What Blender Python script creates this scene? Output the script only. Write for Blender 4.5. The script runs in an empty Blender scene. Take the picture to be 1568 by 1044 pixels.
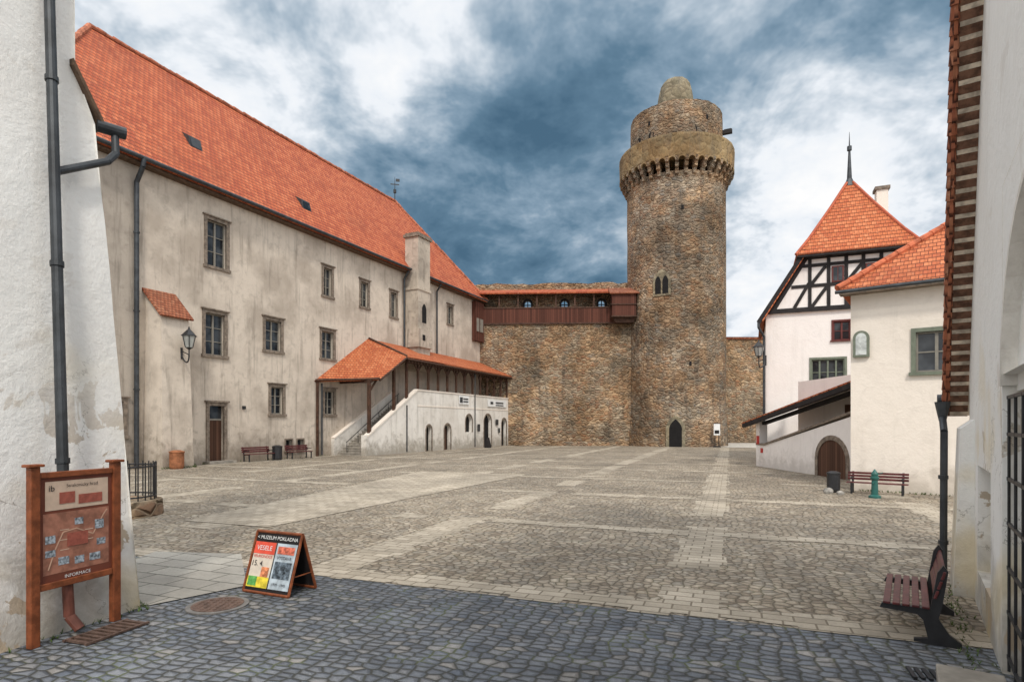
import bpy, math, random
from mathutils import Vector, Matrix
random.seed(7)
sc = bpy.context.scene
sc.view_settings.view_transform = 'Standard'
sc.view_settings.look = 'None'
sc.view_settings.exposure = 0

# ------------------------------------------------------------------ node helpers
class NT:
    def __init__(s, nt): s.nt = nt
    def n(s, typ, props=None, **inp):
        nd = s.nt.nodes.new(typ)
        for k, v in (props or {}).items(): setattr(nd, k, v)
        for k, v in inp.items():
            key = int(k[1:]) if k[0] == '_' else k.replace('_', ' ')
            s.set(nd.inputs[key], v)
        return nd
    def set(s, sock, v):
        if isinstance(v, bpy.types.NodeSocket): s.nt.links.new(v, sock)
        elif isinstance(v, bpy.types.Node): s.nt.links.new(v.outputs[0], sock)
        else:
            if isinstance(v, (tuple, list)) and len(v) == 3 and sock.type == 'RGBA': v = (*v, 1)
            sock.default_value = v
    def math(s, op, a, b=0.0, c=0.0, clamp=False):
        return s.n('ShaderNodeMath', {'operation': op, 'use_clamp': clamp}, _0=a, _1=b, _2=c).outputs[0]
    def vmath(s, op, a, b=(0, 0, 0)):
        return s.n('ShaderNodeVectorMath', {'operation': op}, _0=a, _1=b).outputs[0]
    def dot(s, a, b):
        return s.n('ShaderNodeVectorMath', {'operation': 'DOT_PRODUCT'}, _0=a, _1=b).outputs['Value']
    def mix(s, f, a, b, mode='MIX'):
        nd = s.nt.nodes.new('ShaderNodeMix'); nd.data_type = 'RGBA'; nd.blend_type = mode
        s.set(nd.inputs[0], f); s.set(nd.inputs[6], a); s.set(nd.inputs[7], b)
        return nd.outputs[2]
    def ramp(s, f, stops, interp='LINEAR'):
        nd = s.nt.nodes.new('ShaderNodeValToRGB'); cr = nd.color_ramp; cr.interpolation = interp
        while len(cr.elements) < len(stops): cr.elements.new(0.5)
        for e, (p, c) in zip(cr.elements, stops):
            e.position = p
            e.color = (c, c, c, 1) if isinstance(c, (int, float)) else (*c, 1)
        s.set(nd.inputs[0], f)
        return nd.outputs[0]
    def noise(s, vec, scale, detail=3.0, rough=0.55, dist=0.0):
        return s.n('ShaderNodeTexNoise', None, Vector=vec, Scale=scale, Detail=detail, Roughness=rough, Distortion=dist).outputs[0]
    def maprange(s, v, a, b, c=0.0, d=1.0, smooth=True):
        nd = s.n('ShaderNodeMapRange', {'interpolation_type': 'SMOOTHSTEP' if smooth else 'LINEAR'})
        for i, x in enumerate((v, a, b, c, d)): s.set(nd.inputs[i], x)
        return nd.outputs[0]

def newmat(name, rough=0.9, metallic=0.0, spec=0.3):
    m = bpy.data.materials.new(name); m.use_nodes = True
    b = m.node_tree.nodes['Principled BSDF']
    b.inputs['Roughness'].default_value = rough
    b.inputs['Metallic'].default_value = metallic
    b.inputs['Specular IOR Level'].default_value = spec
    return m, NT(m.node_tree), b

def pos(h): return h.n('ShaderNodeNewGeometry').outputs['Position']
def sepz(h, p): return h.n('ShaderNodeSeparateXYZ', None, Vector=p).outputs
def bump(h, b, height, strength=0.5, dist=0.02):
    nd = h.n('ShaderNodeBump', None, Strength=strength, Distance=dist, Height=height)
    h.nt.links.new(nd.outputs[0], b.inputs['Normal'])

def m_simple(name, col, rough=0.7, var=0.15, scale=6, metallic=0.0, spec=0.3, bmp=0.0):
    m, h, b = newmat(name, rough, metallic, spec)
    p = pos(h)
    n = h.noise(p, scale, 3, 0.6)
    lo = tuple(c * (1 - var) for c in col); hi = tuple(min(1, c * (1 + var)) for c in col)
    h.set(b.inputs['Base Color'], h.mix(h.maprange(n, 0.3, 0.7), lo, hi))
    if bmp: bump(h, b, h.noise(p, scale * 3, 2), bmp, 0.02)
    return m

def m_plaster(name, col, dark, stain=0.5, dirt=0.6, patchy=0.3, streak=0.4, peel=0.0, damp=1.1):
    m, h, b = newmat(name, 0.92, 0, 0.15)
    p = pos(h)
    x, y, z = sepz(h, p)[:3]
    big = h.noise(p, 0.35, 4, 0.62)
    mid = h.noise(p, 1.9, 5, 0.65, 0.4)
    fine = h.noise(p, 14, 3, 0.7)
    sv = h.n('ShaderNodeMapping', None, Vector=p, Scale=(1.6, 1.6, 0.13)).outputs[0]
    st = h.noise(sv, 1.6, 4, 0.7)
    c = h.mix(h.math('MULTIPLY', h.maprange(big, 0.38, 0.68), stain), col, dark)
    c = h.mix(h.math('MULTIPLY', h.maprange(mid, 0.5, 0.72), patchy), c, tuple(v * 0.72 for v in dark))
    c = h.mix(h.math('MULTIPLY', h.maprange(st, 0.5, 0.75), streak), c, tuple(v * 0.6 for v in dark))
    c = h.mix(h.math('MULTIPLY', h.maprange(fine, 0.35, 0.75), 0.18), c, dark)
    zn = h.math('ADD', z, h.math('MULTIPLY', h.math('SUBTRACT', mid, 0.5), -2.2 * damp))
    d = h.maprange(zn, 0.0, damp, 1.0, 0.0)
    c = h.mix(h.math('MULTIPLY', d, dirt), c, (dark[0] * .5, dark[1] * .48, dark[2] * .44))
    if peel:
        pn = h.noise(p, 1.1, 6, 0.6, 0.6)
        lowm = h.maprange(z, 1.2, 3.4, 1.0, 0.15)
        pk = h.math('MULTIPLY', h.maprange(pn, 0.595, 0.61), lowm)
        c = h.mix(h.math('MULTIPLY', pk, peel), c, (0.46, 0.37, 0.27))
        yl = h.maprange(h.noise(p, 0.9, 2, 0.5), 0.52, 0.7)
        c = h.mix(h.math('MULTIPLY', h.math('MULTIPLY', yl, h.maprange(z, 1.5, 4.5, 1, 0)), 0.5), c, (0.74, 0.60, 0.34))
        cr = h.n('ShaderNodeTexVoronoi', {'feature': 'DISTANCE_TO_EDGE'}, Vector=h.vmath('ADD', p, h.vmath('MULTIPLY', h.n('ShaderNodeCombineXYZ', None, X=mid, Y=mid, Z=pn).outputs[0], (1, 1, 1.4))), Scale=0.55).outputs['Distance']
        c = h.mix(h.math('MULTIPLY', h.maprange(cr, 0.0, 0.006, 0.55, 0.0), h.maprange(z, 2.2, 3.6, 1, 0)), c, (0.2, 0.17, 0.13))
    h.set(b.inputs['Base Color'], c)
    bump(h, b, h.math('ADD', h.math('MULTIPLY', mid, 1.0), h.math('MULTIPLY', fine, 0.35)), 0.45, 0.05)
    return m

def m_rubble(name, cols, mortar, sx=2.0, sz=3.6, tint=1.0, mort_w=0.07, bstr=0.9, blk=0.4, warmc=(1.22, 0.96, 0.74)):
    m, h, b = newmat(name, 0.93, 0, 0.15)
    p = pos(h)
    wn = h.n('ShaderNodeTexNoise', None, Vector=p, Scale=1.3, Detail=2.0).outputs['Color']
    w = h.vmath('SCALE', h.vmath('SUBTRACT', wn, (.5, .5, .5)))
    w.node.inputs['Scale'].default_value = 0.35
    v = h.vmath('MULTIPLY', h.vmath('ADD', p, w), (sx, sx, sz))
    vor = h.n('ShaderNodeTexVoronoi', {'feature': 'F1'}, Vector=v, Scale=1.0, Randomness=0.9)
    edg = h.n('ShaderNodeTexVoronoi', {'feature': 'DISTANCE_TO_EDGE'}, Vector=v, Scale=1.0, Randomness=0.9).outputs['Distance']
    rg = h.n('ShaderNodeSeparateColor', None, Color=vor.outputs['Color']).outputs
    k = len(cols)
    c = h.ramp(rg[0], [(i / (k - 1), cc) for i, cc in enumerate(cols)])
    big = h.noise(p, 0.26, 5, 0.68)
    mid = h.noise(p, 5, 4, 0.7)
    c = h.mix(h.math('MULTIPLY', h.maprange(mid, 0.35, 0.75), 0.45), c, tuple(a * 0.55 for a in cols[0]))
    jn = h.math('ADD', edg, h.math('MULTIPLY', h.math('SUBTRACT', mid, 0.5), 0.12))
    mm = h.maprange(jn, mort_w * 0.3, mort_w * 1.6, 1, 0)
    c = h.mix(h.math('MULTIPLY', mm, 0.75), c, mortar)
    c = h.mix(1.0, c, h.ramp(big, [(0.3, 0.48 * tint), (0.47, 0.9 * tint), (0.68, 1.5 * tint)]), 'MULTIPLY')
    warm = h.noise(h.vmath('ADD', p, (31, 7, 3)), 0.4, 4, .65)
    c = h.mix(h.maprange(warm, 0.42, 0.6, 0.15, 0.85), c, h.mix(1.0, c, warmc, 'MULTIPLY'))
    sv = h.n('ShaderNodeMapping', None, Vector=p, Scale=(1.0, 1.0, 0.1)).outputs[0]
    c = h.mix(h.math('MULTIPLY', h.maprange(h.noise(sv, 1.2, 4, .7), 0.5, 0.7), blk), c, (0.065, 0.06, 0.055))
    h.set(b.inputs['Base Color'], c)
    bump(h, b, h.math('ADD', h.maprange(edg, 0, 0.25), h.math('ADD', h.math('MULTIPLY', rg[1], .7), h.math('MULTIPLY', mid, 0.5))), bstr, 0.15)
    return m

def m_tiles(name, c1, c2, c3, tw=0.22, rh=0.2):
    m, h, b = newmat(name, 0.8, 0, 0.25)
    uv = h.n('ShaderNodeUVMap').outputs[0]
    br = h.n('ShaderNodeTexBrick', {'offset': 0.5}, Vector=uv, Scale=1.0, Mortar_Size=0.014, Mortar_Smooth=0.3,
             Brick_Width=tw, Row_Height=rh, Color1=(0, 0, 0, 1), Color2=(1, 1, 1, 1), Mortar=(0, 0, 0, 1), Bias=0.0)
    f = h.n('ShaderNodeSeparateColor', None, Color=br.outputs['Color']).outputs[0]
    c = h.ramp(f, [(0, c1), (0.5, c2), (1, c3)])
    c = h.mix(h.math('MULTIPLY', br.outputs['Fac'], .85), c, tuple(a * 0.22 for a in c1))
    v = h.n('ShaderNodeSeparateXYZ', None, Vector=uv).outputs
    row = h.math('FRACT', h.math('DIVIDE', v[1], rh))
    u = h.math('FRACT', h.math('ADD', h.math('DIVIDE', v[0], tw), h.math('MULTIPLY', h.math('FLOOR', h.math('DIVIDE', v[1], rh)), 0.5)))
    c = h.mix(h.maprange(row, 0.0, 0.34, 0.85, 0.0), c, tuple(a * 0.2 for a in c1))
    big = h.noise(uv, 0.3, 5, 0.6)
    c = h.mix(h.math('MULTIPLY', h.maprange(big, 0.48, 0.75), 0.45), c, tuple(a * 0.55 for a in c1))
    sp = h.noise(uv, 9, 2, 0.6)
    c = h.mix(h.math('MULTIPLY', h.maprange(sp, 0.62, 0.72), 0.35), c, (0.58, 0.38, 0.27))
    h.set(b.inputs['Base Color'], c)
    rnd = h.math('SINE', h.math('MULTIPLY', u, math.pi))
    hgt = h.math('ADD', h.math('MULTIPLY', h.math('SUBTRACT', 1.0, row), 1.0), h.math('MULTIPLY', rnd, 0.8))
    bump(h, b, hgt, 0.9, 0.05)
    return m

def gridvec(h):
    p = pos(h)
    u = h.dot(p, (0.937, -0.349, 0)); v = h.dot(p, (0.349, 0.937, 0))
    return h.n('ShaderNodeCombineXYZ', None, X=u, Y=v, Z=0.0).outputs[0], p, u, v

def m_cobble(name, cols, joint, sx, sy, rnd=0.75, weeds=0.0, bstr=0.9, jw=0.13, jk=0.85, warp=0.4):
    m, h, b = newmat(name, 0.72, 0, 0.35)
    g, p, u, v = gridvec(h)
    wn = h.n('ShaderNodeTexNoise', None, Vector=g, Scale=0.8, Detail=2.0).outputs['Color']
    w = h.vmath('SCALE', h.vmath('SUBTRACT', wn, (.5, .5, .5)))
    w.node.inputs['Scale'].default_value = warp
    gv = h.vmath('MULTIPLY', h.vmath('ADD', g, w), (sx, sy, 1))
    kw = dict(Vector=gv, Scale=1.0, Randomness=rnd)
    vor = h.n('ShaderNodeTexVoronoi', {'voronoi_dimensions': '2D', 'feature': 'F1'}, **kw)
    edg = h.n('ShaderNodeTexVoronoi', {'voronoi_dimensions': '2D', 'feature': 'DISTANCE_TO_EDGE'}, **kw).outputs['Distance']
    sc_ = h.n('ShaderNodeSeparateColor', None, Color=vor.outputs['Color']).outputs
    k = len(cols)
    c = h.ramp(sc_[0], [(i / (k - 1), cc) for i, cc in enumerate(cols)])
    big = h.noise(g, 0.22, 5, 0.62); mid = h.noise(g, 1.6, 4, 0.7); fine = h.noise(g, 30, 3, 0.7)
    c = h.mix(h.math('MULTIPLY', h.maprange(fine, 0.3, 0.75), 0.35), c, tuple(a * 0.5 for a in cols[0]))
    jm = h.math('MULTIPLY', h.maprange(h.math('ADD', edg, h.math('MULTIPLY', h.math('SUBTRACT', mid, .5), 0.06)), 0.03, jw, 1, 0), jk)
    jc = h.mix(h.math('MULTIPLY', h.maprange(mid, 0.5, 0.65), weeds), joint, (0.07, 0.085, 0.02))
    c = h.mix(jm, c, jc)
    c = h.mix(1.0, c, h.ramp(big, [(0.3, 0.66), (0.5, 1.0), (0.7, 1.25)]), 'MULTIPLY')
    c = h.mix(1.0, c, h.ramp(mid, [(0.3, 0.76), (0.7, 1.18)]), 'MULTIPLY')
    h.set(b.inputs['Base Color'], c)
    hh = h.math('ADD', h.maprange(edg, 0.0, 0.32), h.math('ADD', h.math('MULTIPLY', sc_[1], 0.55), h.math('MULTIPLY', fine, 0.25)))
    bump(h, b, hh, bstr, 0.035)
    return m

def m_slabs(name, c1, c2, bw, rh, joint):
    m, h, b = newmat(name, 0.8, 0, 0.3)
    g, p, u, v = gridvec(h)
    br = h.n('ShaderNodeTexBrick', {'offset': 0.37}, Vector=g, Scale=1.0, Mortar_Size=0.013, Mortar_Smooth=0.2,
             Brick_Width=bw, Row_Height=rh, Color1=c1, Color2=c2, Mortar=joint)
    c = h.mix(1.0, br.outputs['Color'], h.ramp(h.noise(g, 0.45, 5, .7), [(0.3, 0.62), (0.5, .95), (0.7, 1.25)]), 'MULTIPLY')
    c = h.mix(h.math('MULTIPLY', h.maprange(h.noise(g, 25, 3, .7), .4, .75), .35), c, tuple(a * .5 for a in c1))
    h.set(b.inputs['Base Color'], c)
    bump(h, b, h.math('ADD', h.math('MULTIPLY', br.outputs['Fac'], -1), h.math('MULTIPLY', h.noise(g, 12, 3), .5)), 0.6, 0.015)
    return m

def m_boards(name, col, w=0.16):
    m, h, b = newmat(name, 0.8, 0, 0.2)
    uv = h.n('ShaderNodeUVMap').outputs[0]
    s = h.n('ShaderNodeSeparateXYZ', None, Vector=uv).outputs
    k = h.math('DIVIDE', s[0], w)
    fr = h.math('FRACT', k); fl = h.math('FLOOR', k)
    r = h.n('ShaderNodeTexWhiteNoise', {'noise_dimensions': '1D'}, W=fl).outputs[0]
    c = h.mix(r, tuple(a * 0.6 for a in col), tuple(a * 1.3 for a in col))
    c = h.mix(h.maprange(fr, 0.06, 0.14, 1, 0), c, tuple(a * 0.15 for a in col))
    gr = h.noise(h.n('ShaderNodeMapping', None, Vector=uv, Scale=(12, 0.8, 1)).outputs[0], 2, 3, .7)
    c = h.mix(h.math('MULTIPLY', gr, 0.5), c, tuple(a * 0.45 for a in col))
    h.set(b.inputs['Base Color'], c)
    return m

def m_glass(name='window_glass'):
    m, h, b = newmat(name, 0.12, 0, 0.45)
    p = pos(h)
    h.set(b.inputs['Base Color'], h.mix(h.maprange(h.noise(p, 1.3, 2), .4, .6), (0.012, 0.014, 0.017), (0.05, 0.055, 0.06)))
    bump(h, b, h.noise(p, 2.5, 2), 0.2, 0.02)
    return m

M = {}
M['plaster_old'] = m_plaster('old_beige_plaster', (0.66, 0.575, 0.48), (0.42, 0.355, 0.29), 0.9, 0.6, 0.42, 0.75, 0, 2.0)
M['plaster_grey'] = m_plaster('grey_weathered_shade_plaster', (0.46, 0.40, 0.335), (0.31, 0.265, 0.22), 0.8, 0.6, 0.45, 0.7, 0, 2.0)  # darker base tone stands in for shade on the facade's left end
M['plaster_white'] = m_plaster('white_limewash', (0.88, 0.87, 0.84), (0.74, 0.70, 0.64), 0.3, 0.8, 0.1, 0.1, 0.9)
M['plaster_gallery'] = m_plaster('gallery_white_plaster', (0.80, 0.76, 0.70), (0.56, 0.51, 0.44), 0.6, 0.75, 0.32, 0.5, 0, 1.5)
M['plaster_cream'] = m_plaster('cream_white_plaster', (0.83, 0.75, 0.66), (0.68, 0.60, 0.51), 0.45, 0.45, 0.16, 0.2)
M['plaster_house'] = m_plaster('smooth_white_plaster', (0.84, 0.79, 0.75), (0.70, 0.64, 0.59), 0.35, 0.45, 0.12, 0.2)
M['wall_stone'] = m_rubble('curtain_wall_rubble', [(0.18, 0.145, 0.105), (0.34, 0.27, 0.19), (0.28, 0.175, 0.115), (0.44, 0.365, 0.265), (0.25, 0.22, 0.185)], (0.37, 0.30, 0.215), 2.0, 3.9, 0.98)
M['tower_stone'] = m_rubble('tower_rubble', [(0.14, 0.115, 0.09), (0.30, 0.24, 0.175), (0.24, 0.16, 0.11), (0.40, 0.335, 0.25), (0.21, 0.19, 0.165)], (0.32, 0.26, 0.19), 2.0, 3.7, 0.95)
M['ochre'] = m_rubble('ochre_rendered_stone', [(0.24, 0.17, 0.09), (0.34, 0.25, 0.135), (0.28, 0.21, 0.125)], (0.31, 0.235, 0.135), 1.6, 1.2, 0.85, 0.03, 0.4, .5, (1.12, .97, .85))
M['cap_stone'] = m_rubble('cap_stone_slabs', [(0.22, 0.195, 0.135), (0.30, 0.26, 0.18), (0.26, 0.225, 0.16)], (0.17, 0.15, 0.11), 1.1, 1.0, 0.95, 0.05, 0.5, .3, (1.05, .98, .92))
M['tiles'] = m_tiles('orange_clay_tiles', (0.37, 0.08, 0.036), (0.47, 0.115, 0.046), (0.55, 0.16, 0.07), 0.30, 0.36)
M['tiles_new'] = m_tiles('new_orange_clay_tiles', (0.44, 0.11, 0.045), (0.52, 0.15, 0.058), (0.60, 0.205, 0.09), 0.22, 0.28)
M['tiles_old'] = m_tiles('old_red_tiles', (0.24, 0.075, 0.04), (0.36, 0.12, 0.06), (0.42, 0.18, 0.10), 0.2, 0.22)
M['cobble'] = m_cobble('warm_granite_cobbles', [(0.24, 0.19, 0.14), (0.38, 0.315, 0.235), (0.46, 0.385, 0.295), (0.30, 0.265, 0.215), (0.52, 0.445, 0.35)], (0.12, 0.098, 0.065), 7.0, 7.0, 0.8, 0.35, jk=.88, jw=.135)
M['setts'] = m_cobble('blue_grey_setts', [(0.12, 0.13, 0.15), (0.18, 0.195, 0.22), (0.23, 0.24, 0.26), (0.14, 0.16, 0.195), (0.33, 0.31, 0.29)], (0.04, 0.04, 0.03), 6.3, 9.5, 0.5, 0.9, jw=.15, warp=.3)
M['slabs'] = m_slabs('pale_stone_band', (0.355, 0.305, 0.235), (0.50, 0.435, 0.345), 0.34, 0.2, (0.2, 0.165, 0.12))
M['slabs_grey'] = m_slabs('grey_stone_slabs', (0.31, 0.29, 0.255), (0.43, 0.405, 0.355), 0.62, 0.4, (0.1, 0.1, 0.08))
M['timber_red'] = m_boards('red_brown_boards', (0.12, 0.045, 0.03), 0.2)
M['timber'] = m_simple('dark_brown_timber', (0.07, 0.035, 0.022), 0.75, 0.4, 4, bmp=.3)
M['timber_black'] = m_simple('black_tarred_timber', (0.018, 0.015, 0.015), 0.7, 0.3, 3, bmp=.3)
M['wood_post'] = m_simple('varnished_wood', (0.22, 0.065, 0.025), 0.5, 0.3, 9, bmp=.2)
M['soffit'] = m_simple('weathered_soffit_wood', (0.11, 0.07, 0.045), 0.8, 0.4, 6, bmp=.3)
M['stone_trim'] = m_simple('stone_window_trim', (0.20, 0.16, 0.125), 0.85, 0.35, 5, bmp=.3)
M['frame_white'] = m_simple('grey_painted_frame', (0.24, 0.22, 0.185), 0.6, 0.1, 5)
M['frame_green'] = m_simple('grey_green_frame', (0.16, 0.18, 0.135), 0.6, 0.15, 5)
M['frame_red'] = m_simple('dark_red_frame', (0.12, 0.03, 0.025), 0.6, 0.15, 5)
M['glass'] = m_glass()
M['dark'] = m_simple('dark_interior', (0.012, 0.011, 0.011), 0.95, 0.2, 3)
M['door_brown'] = m_boards('brown_door_boards', (0.11, 0.055, 0.035), 0.18)
M['iron'] = m_simple('black_iron', (0.018, 0.018, 0.02), 0.45, 0.3, 8, spec=.5)
M['gutter'] = m_simple('dark_gutter_metal', (0.045, 0.05, 0.055), 0.5, 0.35, 3, 0.3, .5)
M['gutter_copper'] = m_simple('red_brown_pipe', (0.14, 0.05, 0.035), 0.5, 0.3, 5)
M['bench_red'] = m_simple('dark_red_bench_slats', (0.10, 0.022, 0.022), 0.45, 0.3, 10, spec=.4)
M['steps'] = m_simple('stone_steps', (0.30, 0.27, 0.23), 0.9, 0.25, 3, bmp=.4)
M['rim'] = m_simple('worn_concrete_rim', (0.16, 0.15, 0.14), 0.9, 0.25, 8, bmp=.4)
M['white_paint'] = m_simple('white_paint', (0.78, 0.78, 0.76), 0.5, 0.04, 4)
M['boulder'] = m_simple('grey_boulder', (0.3, 0.28, 0.25), 0.9, 0.35, 9, bmp=.6)
M['chimney'] = m_plaster('chimney_plaster', (0.56, 0.48, 0.39), (0.30, 0.255, 0.21), 0.9, 0.0, 0.7, 0.8)
M['terracotta'] = m_simple('rusty_terracotta', (0.28, 0.11, 0.05), 0.8, 0.3, 5)
M['green_iron'] = m_simple('green_cast_iron', (0.015, 0.10, 0.085), 0.4, 0.2, 6, spec=.5)
M['manhole'] = m_simple('rusty_iron_cover', (0.14, 0.09, 0.07), 0.6, 0.3, 18, 0.3, bmp=.6)
M['ground'] = m_simple('ground_dirt', (0.22, 0.19, 0.15), 0.95, 0.25, 1.5)
M['lamp_glass'] = m_simple('milky_lamp_glass', (0.35, 0.36, 0.34), 0.2, 0.1, 3, spec=.6)
M['mortar'] = m_simple('pale_verge_mortar', (0.50, 0.42, 0.33), .85, .4, 7, bmp=.4)
M['verge_brown'] = m_simple('brown_verge_tile', (0.13, 0.065, 0.04), .85, .45, 9, bmp=.4)
M['grass'] = m_simple('weeds', (0.07, 0.11, 0.025), .8, .5, 9)

# ------------------------------------------------------------------ geometry helpers
def top(name, loc=(0, 0, 0)):
    e = bpy.data.objects.new(name, None); e.location = loc; e.empty_display_size = 0.3
    sc.collection.objects.link(e); return e

def planar_uv(me):
    uvl = me.uv_layers.new(name='UVMap')
    for poly in me.polygons:
        n = poly.normal
        if abs(n.z) > 0.999: u = Vector((1, 0, 0))
        else: u = Vector((0, 0, 1)).cross(n).normalized()
        v = n.cross(u)
        for li in poly.loop_indices:
            co = me.vertices[me.loops[li].vertex_index].co
            uvl.data[li].uv = (co.dot(u), co.dot(v))

def mesh(name, verts, faces, mat, parent=None, smooth=False, solid=0.0):
    me = bpy.data.meshes.new(name)
    me.from_pydata([tuple(v) for v in verts], [], faces); me.update()
    planar_uv(me)
    if smooth:
        for p in me.polygons: p.use_smooth = True
    o = bpy.data.objects.new(name, me); sc.collection.objects.link(o)
    me.materials.append(M[mat] if isinstance(mat, str) else mat)
    if solid:
        s = o.modifiers.new('s', 'SOLIDIFY'); s.thickness = solid; s.offset = -1
    if parent:
        o.parent = parent
        o.location = -Vector(parent.location)
    return o

class Fr:
    """local frame of a facade: t along the wall, p outwards (right of the direction), z up"""
    def __init__(s, ox, oy, dx, dy):
        l = math.hypot(dx, dy); s.o = Vector((ox, oy, 0)); s.d = Vector((dx / l, dy / l, 0)); s.n = Vector((dy / l, -dx / l, 0))
    def P(s, t, p, z): return s.o + s.d * t + s.n * p + Vector((0, 0, z))

BOXF = [(0, 3, 2, 1), (4, 5, 6, 7), (0, 1, 5, 4), (1, 2, 6, 5), (2, 3, 7, 6), (3, 0, 4, 7)]
class Acc:
    """accumulates many solids into one mesh"""
    def __init__(s): s.v = []; s.f = []
    def add(s, vs, fs):
        k = len(s.v); s.v += [tuple(v) for v in vs]; s.f += [tuple(i + k for i in f) for f in fs]
    def box(s, fr, t0, t1, p0, p1, z0, z1):
        s.add([fr.P(t0, p0, z0), fr.P(t1, p0, z0), fr.P(t1, p1, z0), fr.P(t0, p1, z0),
               fr.P(t0, p0, z1), fr.P(t1, p0, z1), fr.P(t1, p1, z1), fr.P(t0, p1, z1)], BOXF)
    def prism(s, fr, pts, p0, p1):
        n = len(pts)
        vs = [fr.P(t, p0, z) for t, z in pts] + [fr.P(t, p1, z) for t, z in pts]
        fs = [tuple(range(n - 1, -1, -1)), tuple(range(n, 2 * n))] + [(i, (i + 1) % n, n + (i + 1) % n, n + i) for i in range(n)]
        s.add(vs, fs)
    def beam(s, fr, a, b, w, p0, p1):
        dx, dz = b[0] - a[0], b[1] - a[1]; l = math.hypot(dx, dz); nx, nz = -dz / l * w / 2, dx / l * w / 2
        s.prism(fr, [(a[0] - nx, a[1] - nz), (b[0] - nx, b[1] - nz), (b[0] + nx, b[1] + nz), (a[0] + nx, a[1] + nz)], p0, p1)
    def cyl(s, a, b, r0, r1=None, n=12):
        r1 = r0 if r1 is None else r1
        a = Vector(a); b = Vector(b); ax = (b - a).normalized()
        u = ax.orthogonal().normalized(); w = ax.cross(u)
        vs = []
        for c, r in ((a, r0), (b, r1)):
            for i in range(n):
                an = 2 * math.pi * i / n; vs.append(c + (u * math.cos(an) + w * math.sin(an)) * r)
        fs = [(i, (i + 1) % n, n + (i + 1) % n, n + i) for i in range(n)] + [tuple(range(n - 1, -1, -1)), tuple(range(n, 2 * n))]
        s.add(vs, fs)
    def pipe(s, pts, r, n=12):
        for a, b in zip(pts[:-1], pts[1:]): s.cyl(a, b, r, n=n)
    def revolve(s, c, prof, n=32):
        vs = []; fs = []
        for r, z in prof:
            for i in range(n):
                a = 2 * math.pi * i / n; vs.append((c[0] + r * math.cos(a), c[1] + r * math.sin(a), z))
        for j in range(len(prof) - 1):
            for i in range(n):
                fs.append((j * n + i, j * n + (i + 1) % n, (j + 1) * n + (i + 1) % n, (j + 1) * n + i))
        fs.append(tuple(range((len(prof) - 1) * n, len(prof) * n)))
        s.add(vs, fs)
    def make(s, name, mat, parent=None, smooth=False, bevel=0.0):
        o = mesh(name, s.v, s.f, mat, parent, smooth)
        if bevel:
            m = o.modifiers.new('b', 'BEVEL'); m.width = bevel; m.segments = 2; m.limit_method = 'ANGLE'
        return o

def box(name, fr, a, mat, parent=None, bevel=0.0):
    k = Acc(); k.box(fr, *a); return k.make(name, mat, parent, bevel=bevel)
def prism(name, fr, pts, p0, p1, mat, parent=None):
    k = Acc(); k.prism(fr, pts, p0, p1); return k.make(name, mat, parent)

def wall(name, fr, t0, t1, z0, z1, ops, mat, parent, p=0.0, depth=0.3, pf=None):
    """wall face with real openings (a,b,c,d) in t,z and reveals"""
    pf = pf or (lambda z: p)
    ts = sorted({t0, t1, *[o[0] for o in ops], *[o[1] for o in ops]})
    zs = sorted({z0, z1, *[o[2] for o in ops], *[o[3] for o in ops]})
    V = []; F = []; idx = {}
    def vid(t, z):
        if (t, z) not in idx: idx[(t, z)] = len(V); V.append(fr.P(t, pf(z), z))
        return idx[(t, z)]
    for i in range(len(ts) - 1):
        for j in range(len(zs) - 1):
            tm = (ts[i] + ts[i + 1]) / 2; zm = (zs[j] + zs[j + 1]) / 2
            if any(o[0] < tm < o[1] and o[2] < zm < o[3] for o in ops): continue
            F.append((vid(ts[i], zs[j]), vid(ts[i], zs[j + 1]), vid(ts[i + 1], zs[j + 1]), vid(ts[i + 1], zs[j])))
    for a, b, c, d in ops:
        k = len(V)
        for t, z in ((a, c), (b, c), (b, d), (a, d)): V.append(fr.P(t, pf(z), z)); V.append(fr.P(t, pf(z) - depth, z))
        for i in range(4):
            j = (i + 1) % 4; F.append((k + 2 * i, k + 2 * j, k + 2 * j + 1, k + 2 * i + 1))
    return mesh(name, V, F, mat, parent)

def window(fr, a, b, c, d, parent, p=0.0, fm='frame_white', nx=2, nz=3, trim=0.16, trimmat='stone_trim', cornice=True, depth=0.22):
    gl = Acc(); q = p - depth
    gl.box(fr, a - .02, b + .02, q - 0.05, q - 0.02, c - .02, d + .02); gl.make('window_pane', 'glass', parent)
    k = Acc(); w = 0.06
    k.box(fr, a, a + w, q - .02, q + .05, c, d); k.box(fr, b - w, b, q - .02, q + .05, c, d)
    k.box(fr, a + w, b - w, q - .02, q + .05, c, c + w); k.box(fr, a + w, b - w, q - .02, q + .05, d - w, d)
    for i in range(1, nx):
        t = a + (b - a) * i / nx; ww = .045; k.box(fr, t - ww, t + ww, q - .015, q + .06, c + w, d - w)
    for j in range(1, nz):
        z = c + (d - c) * j / nz; k.box(fr, a + w, b - w, q - .01, q + .03, z - .02, z + .02)
    k.make('window_frame', fm, parent)
    if trim:
        k = Acc(); g = 0.05
        k.box(fr, a - trim, a, p - .1, p + g, c, d); k.box(fr, b, b + trim, p - .1, p + g, c, d)
        k.box(fr, a - trim, b + trim, p - .1, p + g, d, d + trim)
        k.box(fr, a - trim - .06, b + trim + .06, p - .1, p + g + .06, c - trim * .8, c)
        if cornice:
            k.box(fr, a - trim - .1, b + trim + .1, p - .1, p + .14, d + trim, d + trim + .07)
        k.make('window_surround', trimmat, parent)

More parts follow.
